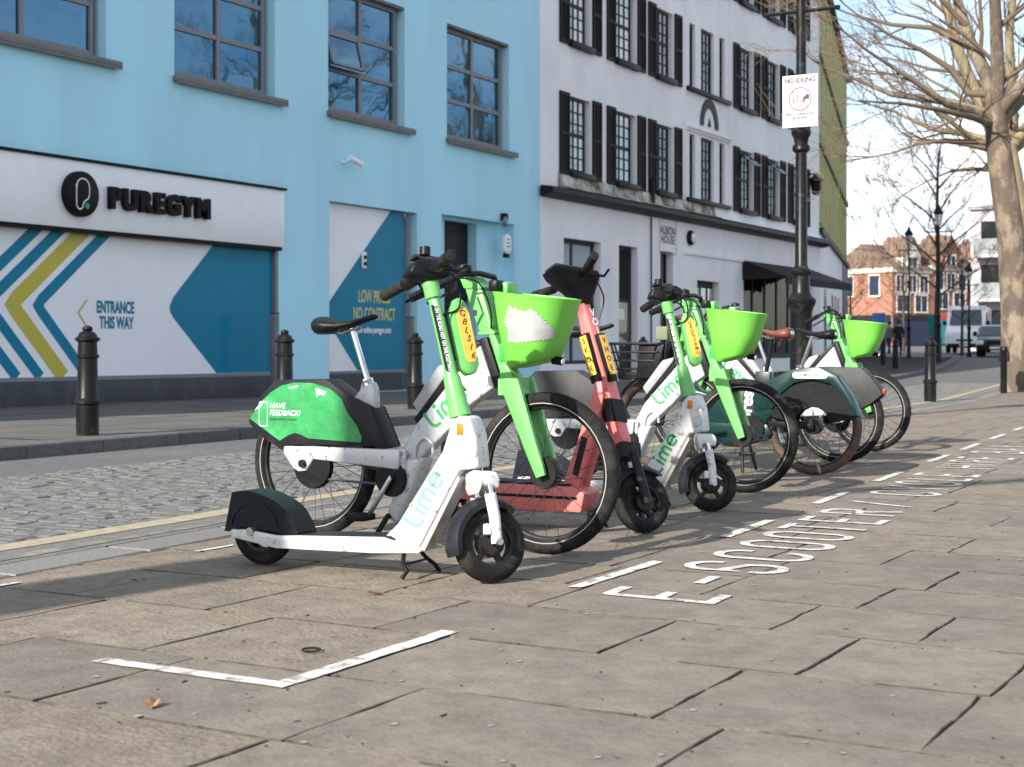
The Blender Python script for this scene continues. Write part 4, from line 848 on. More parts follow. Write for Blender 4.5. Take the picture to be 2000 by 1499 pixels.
def lime_scooter(loc, rz, label, steer, plate, printcol):
    t = empty('rental_scooter', loc, rz, label, 'scooter', 'green and white rental scooters in the bay')
    WB = .985; S = steer_mtx((1.004, .14), (.76, 1.08), steer)
    scooter_wheel(t, (0, .138), .138); scooter_wheel(t, (1.004, .140), .140, S)
    # deck
    MB().prism([(-.105, .112), (-.095, .142), (-.03, .144), (.12, .130), (.60, .150), (.77, .112), (.755, .100), (.56, .088), (.12, .080)], .065, .085).prism([(-.105, .112), (-.095, .142), (-.03, .144), (.12, .130), (.60, .150), (.77, .112), (.755, .100), (.56, .088), (.12, .080)], -.085, -.065).prism([(.13, .086), (.13, .122), (.62, .142), (.75, .112), (.75, .100), (.56, .090)], -.0645, .0645).build('deck', 'white_paint', t, bevel=.006)
    MB().prism([(.145, .1225), (.145, .134), (.62, .153), (.64, .143)], -.064, .064).build('deck_mat', 'charcoal', t)
    MB().tube([(0, -.092, .138), (0, .092, .138)], .017, 12).build('axle', 'steel', t, smooth=40)
    # rear mudguard, hollow
    prof = [(-.10, .285), (-.02, .292), (.075, .268), (.155, .222), (.205, .150)]
    f = MB(); so = prof + [(.20, .133), (.152, .133)] + [(.152 * math.cos(R(a)), .138 + .148 * math.sin(R(a))) for a in range(8, 172, 12)] + [(-.150, .133), (-.15, .15)]
    for y0, y1 in ((-.064, -.056), (.056, .064)): f.prism([(-.142, .130)] + curve([(-.105, .285), (-.02, .292), (.075, .268), (.155, .222), (.208, .140)], 5) + [(.19, .128), (0, .15), (-.06, .15)], y0, y1)
    lip0 = [(-.142, .130), (-.105, .285), (-.02, .292), (.075, .268), (.155, .222), (.208, .140)]
    lip = lip0[:2] + curve([(-.105, .285), (-.02, .292), (.075, .268), (.155, .222), (.208, .140)], 5)[1:]
    f.add(*shell(lip, .009, -.0555, .0555))
    fo = f.build('rear_mudguard', 'navy_plastic', t, smooth=35)
    for s in (-1, 1):
        ar_ = MB(); ar_.prism(arc(.0, .138, .118, 10, 170, 14) + arc(0, .138, .106, 170, 10, 14), min(s * .0642, s * .068), max(s * .0642, s * .068)); ar_.build('mudguard_rib', 'navy_plastic', fo)
    # neck
    nk = [(.585, .146), (.645, .20), (.835, .473), (.868, .568), (.90, .605), (.945, .600), (.972, .533), (.985, .415), (.905, .405), (.893, .382), (.74, .119), (.70, .104)]
    no = MB().prism(nk, -.050, .050).build('neck', 'white_paint', t, bevel=.012, seg=3)
    logo_lime(t, basis((.738, -.0505, .185), (.49, 0, .872), (-.872, 0, .49)), .082, printcol)
    logo_lime(t, basis((.84, .0505, .405), (-.49, 0, -.872), (-.872, 0, .49)), .082, printcol)
    for s in (-1, 1):
        MB().box((.898, min(s * .0502, s * .054), .535), (.925, max(s * .0502, s * .054), .578)).build('reflector', 'amber', no, bevel=.003)
    MB().ribbon(arc(0, 0, .022, 0, 350, 16), .003, basis((.955, -.0508, .47), (1, 0, 0), (0, 0, 1)), True).build('badge', 'print_pale_green', no, recalc=False)
    MB().prism([(.72, .096), (.755, .104), (.905, .375), (.895, .392)], -.04, .04).build('neck_underside', 'dirty_white', t)
    # steered column
    cr = MB().prism([(.915, .400), (1.01, .400), (1.025, .372), (1.02, .335), (.975, .338), (.955, .352), (.94, .31), (.925, .345)], -.052, .052).build('fork_crown', 'white_paint', t, S, bevel=.012)
    for s in (-1, 1):
        MB().tube([(.972, s * .058, .35), (.985, s * .058, .30)], .011, 10).build('stanchion', 'chrome', t, S, smooth=50)
        MB().tube([(.978, s * .058, .315), (.996, s * .060, .23), (1.004, s * .062, .135)], [.022, .021, .020], 12).build('fork_leg', 'white_paint', t, S, smooth=50)
        MB().tube([(1.004, s * .062, .14), (1.004, s * .090, .14)], .013, 10).build('axle_bolt', 'steel', t, S, smooth=50)
    MB().box((.955, -.07, .165), (.98, -.045, .205)).build('brake_caliper', 'white_paint', t, S, bevel=.005)
    secs = []
    for k in range(15):
        a = R(200 - k * 145 / 14); hw = .045 if 0 < k < 14 else .036; ro, ri_ = .165, .157
        ca, sa = math.cos(a), math.sin(a)
        P = lambda rr, y: (1.004 + rr * ca, y, .14 + rr * sa)
        secs.append([P(.13, -hw - .002), P(.150, -hw - .004), P(ro, -hw * .6), P(ro + .006, 0), P(ro, hw * .6), P(.150, hw + .004), P(.13, hw + .002), P(.131, hw - .004), P(.148, hw - .003), P(ri_ + .002, hw * .5), P(ri_ + .004, 0), P(ri_ + .002, -hw * .5), P(.148, -hw + .003), P(.131, -hw + .004)])
    loft(secs).build('front_mudguard', 'charcoal', t, S, smooth=50)
    ax = lambda z: 1.004 - .2596 * (z - .14)
    MB().tube([(ax(.60), 0, .60), (ax(.66), 0, .66), (ax(.74), 0, .74), (ax(.76), 0, .76), (ax(1.05), 0, 1.05)], [.041, .037, .031, .0235, .0225], 16).build('stem', 'lime', t, S, smooth=40)
    MB().tube([(ax(1.035), 0, 1.035), (ax(1.095), 0, 1.095)], .031, 16).build('collar', 'lime', t, S, smooth=40)
    text_obj('RIDE ON THE ROAD NOT ON THE FOOTWAY', 'safety_text', 'print_white', t, S @ basis((ax(.89) - .012, -.0240, .89), (.25, 0, -.968), (.968, 0, .25)), .021, .0008, .62)
    MB().prism([(ax(1.0) - .028, 1.0), (ax(1.0) - .004, 1.0), (ax(.76) - .004, .76), (ax(.76) - .028, .76)], -.0236, -.018).build('text_strip', 'print_black', t, S)
    pl = [(.826, 1.035), (.845, 1.045), (.875, 1.025), (.93, .80), (.918, .765), (.885, .755), (.862, .775), (.812, .985)]
    po = MB().prism([(x + .022, z) for x, z in pl], -.024, .024).build('plate_holder', 'lime', t, S, bevel=.008)
    yl = [(.842, 1.005), (.862, 1.01), (.885, .99), (.922, .835), (.912, .805), (.888, .80), (.875, .815), (.836, .97)]
    for s in (-1, 1): MB().prism([(x + .018, z) for x, z in yl], min(s * .0242, s * .0262), max(s * .0242, s * .0262)).build('number_plate', 'plate_yellow', po, S)
    for k, ch in enumerate(plate):
        q = k / max(1, len(plate) - 1); cx, cz = .868 + .046 * q + .01, .982 - .155 * q
        for s in (-1, 1): text_obj(ch, 'plate_character', 'print_black', po, S @ basis((cx, s * .0266, cz), (-s * .97, 0, s * .24) if s > 0 else (.97, 0, -.24), (.24, 0, .97)), .034 if len(plate) < 7 else .026, .0006, 1.)
    con = MB().prism([(.655, 1.105), (.67, 1.150), (.70, 1.168), (.80, 1.178), (.845, 1.150), (.81, 1.105), (.74, 1.09)], -.045, .045).build('console', 'black_plastic', t, S, bevel=.014, seg=3)
    MB().box((.68, -.03, 1.17), (.78, .03, 1.186)).build('display', 'glass_dark', con, S, bevel=.003)
    hb = MB().tube([(.705, -.30, 1.110), (.73, -.17, 1.125), (.75, 0, 1.128), (.73, .17, 1.125), (.705, .30, 1.110)], .014, 12).build('handlebar', 'black_plastic', t, S, smooth=60)
    for s in (-1, 1):
        MB().tube([(.727, s * .175, 1.123), (.698, s * .305, 1.107)], .0205, 14).build('grip', 'rubber', hb, S, smooth=40)
        MB().tube([(.735, s * .10, 1.125), (.735, s * .165, 1.124)], .024, 12).build('lever_clamp', 'black_plastic', hb, S, smooth=40)
        MB().tube([(.76, s * .11, 1.115), (.80, s * .16, 1.10), (.775, s * .27, 1.085)], .0065, 6).build('brake_lever', 'black_plastic', hb, S, smooth=50)
        MB().tube(curve([(.77, s * .10, 1.12), (.85, s * .05, 1.09), (.86, s * .03, 1.0), (.80, s * .02, .97)], 5), .004, 6).build('cable', 'black_plastic', hb, S, smooth=50)
    MB().tube([(.69, -.10, 1.16), (.69, -.10, 1.19)], .02, 12).build('bell', 'black_plastic', hb, S, smooth=50)
    # double kickstand
    MB().tube([(.675, -.05, .10), (.690, -.085, .06), (.715, -.095, .035), (.70, -.11, .007)], .0085, 8).tube([(.675, .05, .10), (.690, .085, .06), (.715, .105, .035), (.715, .14, .007)], .0085, 8).tube([(.692, -.088, .055), (.692, .088, .055)], .005, 6).tube([(.675, -.05, .10), (.675, .05, .10)], .0085, 8).build('kickstand', 'black_plastic', t, smooth=60)
    return t

def voi_scooter(loc, rz, label, steer):
    t = empty('coral_scooter', loc, rz, label, 'scooter')
    WB = .95; lean = lambda z: WB + .02 - .315 * (z - .14); S = steer_mtx((lean(.14), .14), (lean(1.05), 1.05), steer)
    scooter_wheel(t, (0, .14), .14, None, 8); scooter_wheel(t, (WB + .02, .14), .14, S, 10)
    MB().prism([(.08, .10), (.06, .19), (.16, .205), (.66, .205), (.72, .18), (.70, .085), (.14, .075)], -.085, .085).build('deck', 'coral', t, bevel=.012)
    MB().prism([(.15, .2055), (.15, .215), (.64, .215), (.64, .2055)], -.075, .075).build('deck_mat', 'charcoal', t)
    for s in (-1, 1): MB().prism([(.10, .145), (.10, .158), (.68, .158), (.68, .145)], min(s * .0852, s * .089), max(s * .0852, s * .089)).build('deck_strip', 'black_plastic', t)
    mg = MB().prism([(-.16, .20), (-.10, .30), (.06, .305), (.12, .22), (.06, .255), (-.05, .275)], -.05, .05); mg.box((-.10, -.035, .295), (.02, .035, .40)); mg.build('rear_mudguard', 'black_plastic', t, bevel=.008)
    for s in (-1, 1): MB().prism([(-.03, .12), (-.03, .16), (.12, .19), (.12, .11)], min(s * .05, s * .065), max(s * .05, s * .065)).build('rear_arm', 'coral', t, bevel=.005)
    # neck: two rails rising from the deck
    for s in (-1, 1):
        nk = MB().prism([(.585, .19), (.675, .19), (.80, .60), (.815, .70), (.765, .70), (.735, .60)], min(s * .022, s * .062), max(s * .022, s * .062)).build('neck_rail', 'coral', t, bevel=.008)
        MB().prism([(.645, .26), (.675, .255), (.725, .43), (.695, .44)], min(s * .0622, s * .0645), max(s * .0622, s * .0645)).build('rail_sticker', 'charcoal', nk)
    # head shell, diamond section with ridges
    secs = []
    for z, a, b_ in ((.40, .045, .045), (.46, .050, .055), (.72, .056, .068), (.92, .050, .062), (1.06, .034, .034)):
        x = lean(z) - .012; secs.append([(x + a, 0, z), (x, b_, z), (x - a, 0, z), (x, -b_, z)])
    S0 = S; S = steer_mtx((lean(.14), .14), (lean(1.05), 1.05), steer - 27)
    sh = loft(secs).build('stem', 'coral', t, S, bevel=.008)
    secs = []
    for z in (.505, .61):
        k = .051 + .006 * (z - .5) / .1; x = lean(z) - .012; secs.append([(x + k + .004, 0, z), (x, k + .010, z), (x - k - .004, 0, z), (x, -k - .010, z)])
    loft(secs).build('stem_band', 'black_plastic', sh, S)
    d = Vector((-.315, 0, 1)).normalized()
    for fs in (-1, 1):            # the two faces on the right-hand side: rear-facing and front-facing
        for side in (-1, 1):
            c_ = Vector((lean(.80) - .012 + fs * .031, side * .036, .80)); u = Vector((fs * -.70, side * .70, 0)); u = (u - d * u.dot(d)).normalized(); n = u.cross(d).normalized()
            if n.y * side < 0: n = -n
            m_ = basis(c_ + n * .004, u, d, n)
            ph = MB().box((-.026, -.115, -.012), (.026, .115, .016), m_).build('plate_holder', 'black_plastic', sh, S, bevel=.005)
            MB().box((-.021, -.085, .0162), (.021, .105, .0185), m_).build('number_plate', 'plate_yellow', ph, S)
            uu = u if u.cross(d).dot(n) > 0 else -u
            for k, ch in enumerate('SKOE' if fs < 0 else 'VHOE'):
                text_obj(ch, 'plate_character', 'print_black', ph, S @ basis(m_ @ Vector((0, .078 - k * .044, .019)), uu, d, n), .036, .0006)
            if fs > 0:
                cv = Vector((lean(.965) - .012 + fs * .029, side * .035, .965)); mv = basis(cv + n * .0052, uu, d, n)
                for k, ch in enumerate('VOI'): text_obj(ch, 'lettering', 'print_white', sh, S @ basis(mv @ Vector((.0, .045 - k * .045, .0)), uu, d, n), .05, .0016)
    S = S0
    # handlebar pod
    hx = lean(1.10) - .03
    secs = []
    for z, x0, x1, hw in ((1.05, hx + .00, hx + .06, .03), (1.10, hx - .05, hx + .075, .06), (1.17, hx - .13, hx + .09, .10), (1.195, hx - .15, hx + .08, .10)):
        secs.append([(x0, -hw * .7, z), (x0 + .02, -hw, z), (x1 - .02, -hw, z), (x1, -hw * .6, z), (x1, hw * .6, z), (x1 - .02, hw, z), (x0 + .02, hw, z), (x0, hw * .7, z)])
    pod = loft(secs).build('console', 'charcoal', t, S, bevel=.008); MB().box((hx - .14, -.06, 1.197), (hx + .05, .06, 1.215)).build('display', 'glass_dark', pod, S, bevel=.006)
    hb = MB().tube([(hx - .07, -.31, 1.175), (hx - .02, -.12, 1.165), (hx - .02, .12, 1.165), (hx - .07, .31, 1.175)], .014, 10).build('handlebar', 'black_plastic', t, S, smooth=60)
    for s in (-1, 1):
        MB().tube([(hx - .035, s * .175, 1.168), (hx - .072, s * .32, 1.176)], .0205, 14).build('grip', 'rubber', hb, S, smooth=40)
        MB().tube([(hx + .0, s * .13, 1.155), (hx + .05, s * .18, 1.14), (hx + .02, s * .28, 1.135)], .0065, 6).build('brake_lever', 'black_plastic', hb, S, smooth=50)
        MB().tube(curve([(hx + .02, s * .13, 1.15), (hx + .11, s * .06, 1.08), (hx + .10, s * .03, .98)], 5), .004, 6).build('cable', 'black_plastic', hb, S, smooth=50)
    # fork, front mudguard
    fk = MB(); fk.box((lean(.38) - .05, -.055, .335), (lean(.38) + .045, .055, .405))
    for s in (-1, 1): fk.tube([(lean(.36), s * .055, .36), (lean(.22) - .01, s * .058, .24), (lean(.14), s * .06, .13)], [.02, .024, .022], 10)
    fk.build('fork', 'alloy_black', t, S, smooth=45)
    sp = MB().tube([(lean(.33) + .0, -.056, .335), (lean(.26), -.058, .27)], .012, 8).build('stanchion', 'steel', t, S, smooth=45)
    secs = []
    for k in range(10):
        a = R(165 - k * 110 / 9); ca, sa = math.cos(a), math.sin(a); P = lambda rr, y: (lean(.14) + rr * ca, y, .14 + rr * sa)
        secs.append([P(.145, -.045), P(.165, -.03), P(.168, 0), P(.165, .03), P(.145, .045), P(.158, .025), P(.160, 0), P(.158, -.025)])
    loft(secs).build('front_mudguard', 'charcoal', t, S, smooth=50)
    MB().tube([(.72, -.04, .09), (.745, -.10, .007)], .009, 8).tube([(.72, .04, .09), (.745, .10, .007)], .009, 8).tube([(.72, -.04, .09), (.72, .04, .09)], .009, 8).build('kickstand', 'black_plastic', t, smooth=50)
    return t

def forest_bike(loc, rz, label):
    t = empty('green_rental_bike', loc, rz, label, 'bicycle')
    WB = 1.14
    bike_wheel(t, (0, .325), .325, .027, 'rubber_brown', band=False, nsp=32, hubr=.05); bike_wheel(t, (WB, .325), .325, .027, 'rubber_brown', band=False, nsp=32)
    # broad rear guard
    fd = MB(); g = [(.42, .52), (.30, .63), (.14, .705), (-.04, .725), (-.17, .665), (-.27, .52), (-.315, .40), (-.285, .41), (-.22, .53), (-.12, .615), (0, .64), (.12, .615), (.21, .545), (.27, .44), (.40, .42)]
    for s in (-1, 1): fd.prism(g, min(s * .052, s * .066), max(s * .052, s * .066))
    tp = [(.42, .52), (.30, .63), (.14, .705), (-.04, .725), (-.17, .665), (-.27, .52), (-.315, .40)]
    for a, c_ in zip(tp[:-1], tp[1:]):
        d = Vector((c_[0] - a[0], c_[1] - a[1])).normalized(); n = Vector((-d.y, d.x)) * .012; fd.prism([a, c_, (c_[0] + n.x, c_[1] + n.y), (a[0] + n.x, a[1] + n.y)], -.0515, .0515)
    fo = fd.build('rear_guard', 'forest_green', t, bevel=.006)
    for s in (-1, 1): MB().prism(arc(0, .325, .30, 12, 168, 16) + arc(0, .325, .13, 168, 12, 8), min(s * .045, s * .050), max(s * .045, s * .050)).build('wheel_skirt', 'black_plastic', t)
    for s in (1, -1):
        u = (-1, 0, 0) if s > 0 else (1, 0, 0)
        st = MB().prism([(p[0] * 1.0 + .01, p[1] + .668) for p in rrect(.12, .021, .02, 4)], min(s * .0662, s * .0685), max(s * .0662, s * .0685)).build('price_sticker', 'print_white', fo)
        text_obj('30 MINS FREE', 'lettering', 'print_black', st, basis((.01, s * .069, .668), u, (0, 0, 1)), .028, .0008, .95)
    # tub shaped body
    body = [(.27, .40), (.30, .58), (.44, .60), (.58, .58), (.70, .53), (.82, .56), (.93, .70), (1.0, .90), (1.05, .90), (1.03, .72), (.93, .45), (.86, .36), (.72, .31), (.34, .32)]
    bo = MB().prism(body, -.06, .06).build('frame', 'forest_green', t, bevel=.02, seg=3)
    MB().prism([(.28, .27), (.31, .335), (.86, .345), (.83, .26), (.72, .20), (.45, .19), (.33, .22)], -.062, .062).build('lower_shell', 'forest_green', t, bevel=.012)
    MB().prism([(.38, .35), (.60, .35), (.60, .55), (.40, .58)], -.064, .064).build('battery', 'forest_dark', t, bevel=.01)
    for s in (1, -1):
        u = Vector((-.18, 0, .98)) if s > 0 else Vector((.18, 0, .98)); v = Vector((.98, 0, .18)) if s > 0 else Vector((-.98, 0, .18))
        text_obj('forest', 'lettering', 'print_white', t, basis((.455, s * .0655, .455), (-.10 * s, 0, .995), (s * .995, 0, .10)), .125, .003, .9)
        lm = basis((.315, s * .0612, .49), (-1 if s > 0 else 1, 0, 0), (0, 0, 1))
        MB().ribbon([(0, -.05), (0, .03)], .03, lm).ribbon([(-.04, .06), (0, .02), (.04, .05)], .014, lm @ Matrix.Translation((0, 0, .0004))).ribbon([(0, .04), (0, .09)], .012, lm @ Matrix.Translation((0, 0, .0008))).build('tree_logo', 'print_white', t, recalc=False)
    sp = MB().tube([(.36, 0, .55), (.30, 0, .92)], .016, 12).build('seat_post', 'black_plastic', t, smooth=50); MB().box((.30, -.03, .56), (.41, .03, .69)).build('seat_mount', 'forest_dark', t, bevel=.01)
    saddle(t, .155, .985, 'brown_leather', .27)
    MB().lathe([(0, .062), (.09, .062), (.095, .068), (.09, .078), (0, .078)], 24, Matrix.Translation((.42, 0, .30)), 'y').build('chainring', 'black_plastic', t, smooth=40)
    for s in (-1, 1): MB().prism([(-.02, .305), (-.02, .345), (.30, .36), (.30, .32)], min(s * .068, s * .085), max(s * .068, s * .085)).build('chain_stay', 'black_plastic', t, bevel=.005)
    cr = MB().prism([(.41, .29), (.43, .29), (.43, .14), (.41, .14)], .09, .104).build('crank', 'black_plastic', t, bevel=.004); c2r = MB().prism([(.41, .31), (.43, .31), (.43, .46), (.41, .46)], -.104, -.09).build('crank', 'black_plastic', t, bevel=.004)
    MB().box((.375, .106, .125), (.465, .20, .15)).build('pedal', 'black_plastic', cr, bevel=.005); MB().box((.375, -.20, .45), (.465, -.106, .475)).build('pedal', 'black_plastic', c2r, bevel=.005)
    MB().tube([(.50, .04, .28), (.46, .13, .008)], .012, 8).tube([(.50, -.04, .28), (.46, -.13, .008)], .012, 8).tube([(.50, -.05, .27), (.50, .05, .27)], .012, 8).build('kickstand', 'black_plastic', t, smooth=50)
    fk = MB()
    for s in (-1, 1): fk.tube([(1.03, s * .05, .70), (1.08, s * .06, .52), (1.14, s * .062, .325)], [.02, .018, .014], 10)
    fk.box((1.0, -.065, .66), (1.06, .065, .74)); fk.tube([(1.03, 0, .72), (.98, 0, 1.0)], .022, 12); fk.build('fork', 'forest_dark', t, smooth=45)
    secs = []
    for k in range(12):
        a = R(30 + k * 130 / 11); ca, sa = math.cos(a), math.sin(a); P = lambda rr, y: (WB + rr * ca, y, .325 + rr * sa)
        secs.append([P(.345, -.035), P(.355, 0), P(.345, .035), P(.340, .03), P(.349, 0), P(.340, -.03)])
    loft(secs).build('front_guard', 'forest_dark', t, smooth=50)
    # open slatted basket
    bk = MB(); cx = 1.24
    for z, h in ((.64, .0), (.70, .02), (.76, .035), (.82, .05), (.88, .06)):
        hx, hy = .15 + h, .14 + h * .6
        bk.tube([(cx + px, py, z) for px, py in rrect(hx, hy, .05, 3)] + [(cx + rrect(hx, hy, .05, 3)[0][0], rrect(hx, hy, .05, 3)[0][1], z)], .007 if z < .87 else .011, 6, False)
    for k in range(8):
        px, py = rrect(.15, .14, .05, 1)[k]; qx, qy = rrect(.21, .176, .05, 1)[k]; bk.tube([(cx + px, py, .64), (cx + qx, qy, .88)], .007, 6)
    bo = bk.build('basket', 'black_plastic', t, smooth=60)
    MB().prism([(cx - .15, .63), (cx + .15, .63), (cx + .16, .68), (cx - .16, .68)], -.14, .14).build('basket_tray', 'black_plastic', bo, bevel=.01)
    MB().prism([(cx - .21, .66), (cx - .20, .66), (cx - .225, .90), (cx - .235, .90)], -.16, .16).build('back_board', 'black_plastic', bo, bevel=.004)
    for s in (-1, 1): MB().prism([(cx - .15, .64), (cx + .0, .64), (cx - .03, .875), (cx - .215, .875)], min(s * .150, s * .163), max(s * .150, s * .163)).build('side_panel', 'black_plastic', bo, bevel=.004)
    MB().box((cx - .24, -.02, .905), (cx - .15, .16, 1.0)).build('lamp_box', 'cloth_green', bo, bevel=.01)
    hb = MB().tube([(.82, -.30, 1.06), (.93, -.16, 1.06), (.985, 0, 1.02), (.93, .16, 1.06), (.82, .30, 1.06)], .0125, 10).build('handlebar', 'black_plastic', t, smooth=60)
    for s in (-1, 1): MB().tube([(.78, s * .335, 1.058), (.88, s * .225, 1.06)], .0185, 12).build('grip', 'brown_leather', hb, smooth=50)
    return t

lime_scooter((4.68, 3.77, 0), R(-90) + .04, 'nearest white and green rental scooter, closest to the painted corner', 56, 'GBL516', 'print_pale_green')
lime_bike((5.49, 4.13, 0), R(-90), 'green and white rental bike with torn white patch on its basket', 'have', True, True)
voi_scooter((6.33, 3.87, 0), R(-90), 'coral red electric scooter with black handlebar pod and yellow plates', 56)
lime_scooter((7.34, 3.975, 0), R(-90), 'second white and green rental scooter, beyond the coral scooter', 38, 'GRON0BMU', 'print_green')
lime_bike((8.39, 4.37, 0), R(-90), 'white rental bike with clean lime basket behind the second white scooter', None, fender='fender_grey')
forest_bike((9.80, 3.22, 0), R(90), 'dark green rental bike with brown tyres and brown saddle facing the road')
lime_bike((10.89, 3.39, 0), R(90), 'grey fendered rental bike facing the road behind the dark green bike', None, fender='fender_grey')
lime_bike((12.25, 4.735, 0), R(-90), 'farthest rental bike with lime basket at the end of the row', 'have')

# ------------------------------------------------------------------ street furniture
def bollard(x, y, z, label, h=.90):
    t = empty('bollard', (x, y, z), rnd.uniform(0, 6), label, 'bollard', 'black cast iron bollards'); k = h / .9
    MB().lathe([(.095, 0), (.095, .26), (.112, .275), (.112, .30), (.098, .31), (.088, .33), (.083, .66), (.098, .67), (.098, .69), (.083, .70), (.080, .80), (.105, .815), (.105, .835), (.085, .845)], 22, Matrix.Diagonal((1, 1, k, 1))).build('post', 'iron_black', t, smooth=40)
    MB().lathe([(.085, .8455), (.07, .875), (.05, .89), (.035, .895), (.045, .91), (.04, .93), (.0, .945)], 22, Matrix.Diagonal((1, 1, k, 1))).build('cap', 'iron_black', t, smooth=60)
    return t
for x, y, lb in ((9.47, 9.54, 'black cast iron bollard at the kerb in front of the chevron panel'), (12.6, 9.87, 'black cast iron bollard behind the fender of the nearest bike'), (15.6, 10.2, 'black cast iron bollard before the narrow offer panel'), (23.2, 10.6, 'black cast iron bollard seen through the open black basket'), (45.8, 12.5, 'right one of two slim far bollards beyond the last lime basket'), (50.5, 14.2, 'left one of two slim far bollards beyond the last lime basket'), (58.6, 14.3, 'far black bollard on the far pavement just behind the stout near bollard')):
    bollard(x, y, .1 + gz(x), lb)
bollard(24.0, 6.0, 0, 'stout black bollard at the near edge of the road, right of the last bike', .99)
for x, y, lb in ((18.2, 14.45, 'slim grey post by the blue wall right of the gym window'), (21.95, 14.45, 'slim grey post by the blue wall in front of the offer panel')):
    t = empty('grey_post', (x, y, .1), 0, lb, 'post', 'slim grey posts by the wall'); MB().box((-.05, -.05, 0), (.05, .05, 1.27)).build('shaft', 'sill_grey', t, bevel=.006); MB().box((-.055, -.055, 1.2705), (.055, .055, 1.29)).build('cap', 'plinth_grey', t, bevel=.005)
t = empty('marker_post', (29.3, 5.95, 0), 0, 'short black marker post beside the foot of the big plane tree', 'post'); MB().lathe([(.06, 0), (.06, .75), (.075, .77), (.075, .85), (.05, .88)], 14).build('shaft', 'iron_black', t, smooth=40); MB().box((-.02, -.09, .6), (.11, .09, .78)).build('sign_plate', 'frame_black', t, bevel=.01)

def lamp_post(x, y, z, label, h=5.4, kr=1.):
    t = empty('lamp_post', (x, y, z), 0, label, 'lamp post', 'black lamp posts')
    MB().lathe([(.20, 0), (.20, .12), (.16, .16), (.130, .25), (.122, 1.25), (.135, 1.30), (.165, 1.36), (.165, 1.40), (.12, 1.44), (.10, 1.48), (.095, 1.66), (.12, 1.69), (.12, 1.72), (.085, 1.75), (.07, 1.78), (.064, 3.05), (.10, 3.08), (.10, 3.12), (.075, 3.15), (.085, 3.22), (.11, 3.26), (.11, 3.30), (.062, 3.34), (.05, h - .75)], 20, Matrix.Diagonal((kr, kr, 1, 1))).build('column', 'iron_black', t, smooth=40)
    lb = MB().tube([(0, -.42, h - .95), (0, .42, h - .95)], .022, 8).lathe([(.0, -.03), (.032, -.02), (.032, .02), (0, .03)], 8, Matrix.Translation((0, .42, h - .95))).lathe([(.0, -.03), (.032, -.02), (.032, .02), (0, .03)], 8, Matrix.Translation((0, -.42, h - .95))).build('ladder_bar', 'iron_black', t, smooth=40)
    ln = MB().lathe([(.05, h - .74), (.09, h - .72), (.16, h - .30), (.20, h - .27), (.19, h - .24), (.08, h - .08), (.06, h - .04), (.08, h - .02), (0, h + .06)], 6).build('lantern', 'iron_black', t)
    for k in range(6):
        a0, a1 = k * math.pi / 3 + .12, (k + 1) * math.pi / 3 - .12
        P = lambda a, r, z_: (r * math.cos(a), r * math.sin(a), z_)
        MB().add([P(a0, .097, h - .70), P(a1, .097, h - .70), P(a1, .157, h - .33), P(a0, .157, h - .33)], [(0, 1, 2, 3)]).build('pane', 'white_lens', ln, recalc=False)
    return t
LPX, LPY = 16.45, 5.56
lamp_post(LPX, LPY, 0, 'tall black lamp post carrying the no idling sign', 5.6)
# no idling sign
nsn = empty('traffic_sign', (LPX - .10, LPY - .02, 3.33), 0, 'white notice reading NO IDLING with red prohibition circle on the lamp post', 'sign')
bd = MB().box((0, -.205, 0), (.012, .205, .585)).build('board', 'notice_white', nsn, bevel=.003)
sm = lambda y, z, d=0.: basis((-.003 - d, y, z), (0, -1, 0), (0, 0, 1))
text_obj('NO IDLING', 'lettering', 'print_black', nsn, sm(0, .525), .082, .0035, .86)
MB().ribbon(arc(0, 0, .128, 0, 354, 32), .016, sm(0, .315), True).ribbon([(-.09, .09), (.09, -.09)], .012, sm(0, .315, .0006)).build('prohibition_ring', 'red_paint', nsn, recalc=False)
MB().flat([(.03, -.03), (.035, .02), (.06, .035), (.07, .05), (.10, .055), (.11, .02), (.11, -.005), (.06, -.01), (.05, -.04)], sm(0, .315)).flat([(-.035, -.03), (-.015, -.03), (-.022, .025), (-.028, .025)], sm(0, .315)).flat(arc(-.025, .035, .010, 0, 330, 8), sm(0, .315)).flat([(-.085, -.04), (-.065, -.04), (-.07, .0), (-.08, .0)], sm(0, .315)).flat(arc(-.075, .01, .010, 0, 330, 8), sm(0, .315)).build('pictogram', 'print_black', nsn, recalc=False)
for s_, z_ in (('PENALTY CHARGE NOTICE', .145), ('MAY BE ISSUED', .105)): text_obj(s_, 'lettering', 'print_black', nsn, sm(0, z_), .030, .0012, .86)
MB().tube([(.02, -.06, .12), (.10, -.07, .12), (.17, 0, .12), (.10, .07, .12), (.02, .06, .12)], .008, 6).tube([(.02, -.06, .46), (.10, -.07, .46), (.17, 0, .46), (.10, .07, .46), (.02, .06, .46)], .008, 6).build('clamp', 'steel', nsn)
lamp_post(64, 16.9, gz(64), 'far thin black lamp post left of the bare street tree', 5.6, .6); lamp_post(55.6, 13.6, .1 + gz(55.6), 'far black lamp post right of the bare street tree', 5.7, .6); lamp_post(72, 16.2, gz(72), 'far black lamp post in front of the white van', 4.3, .6)

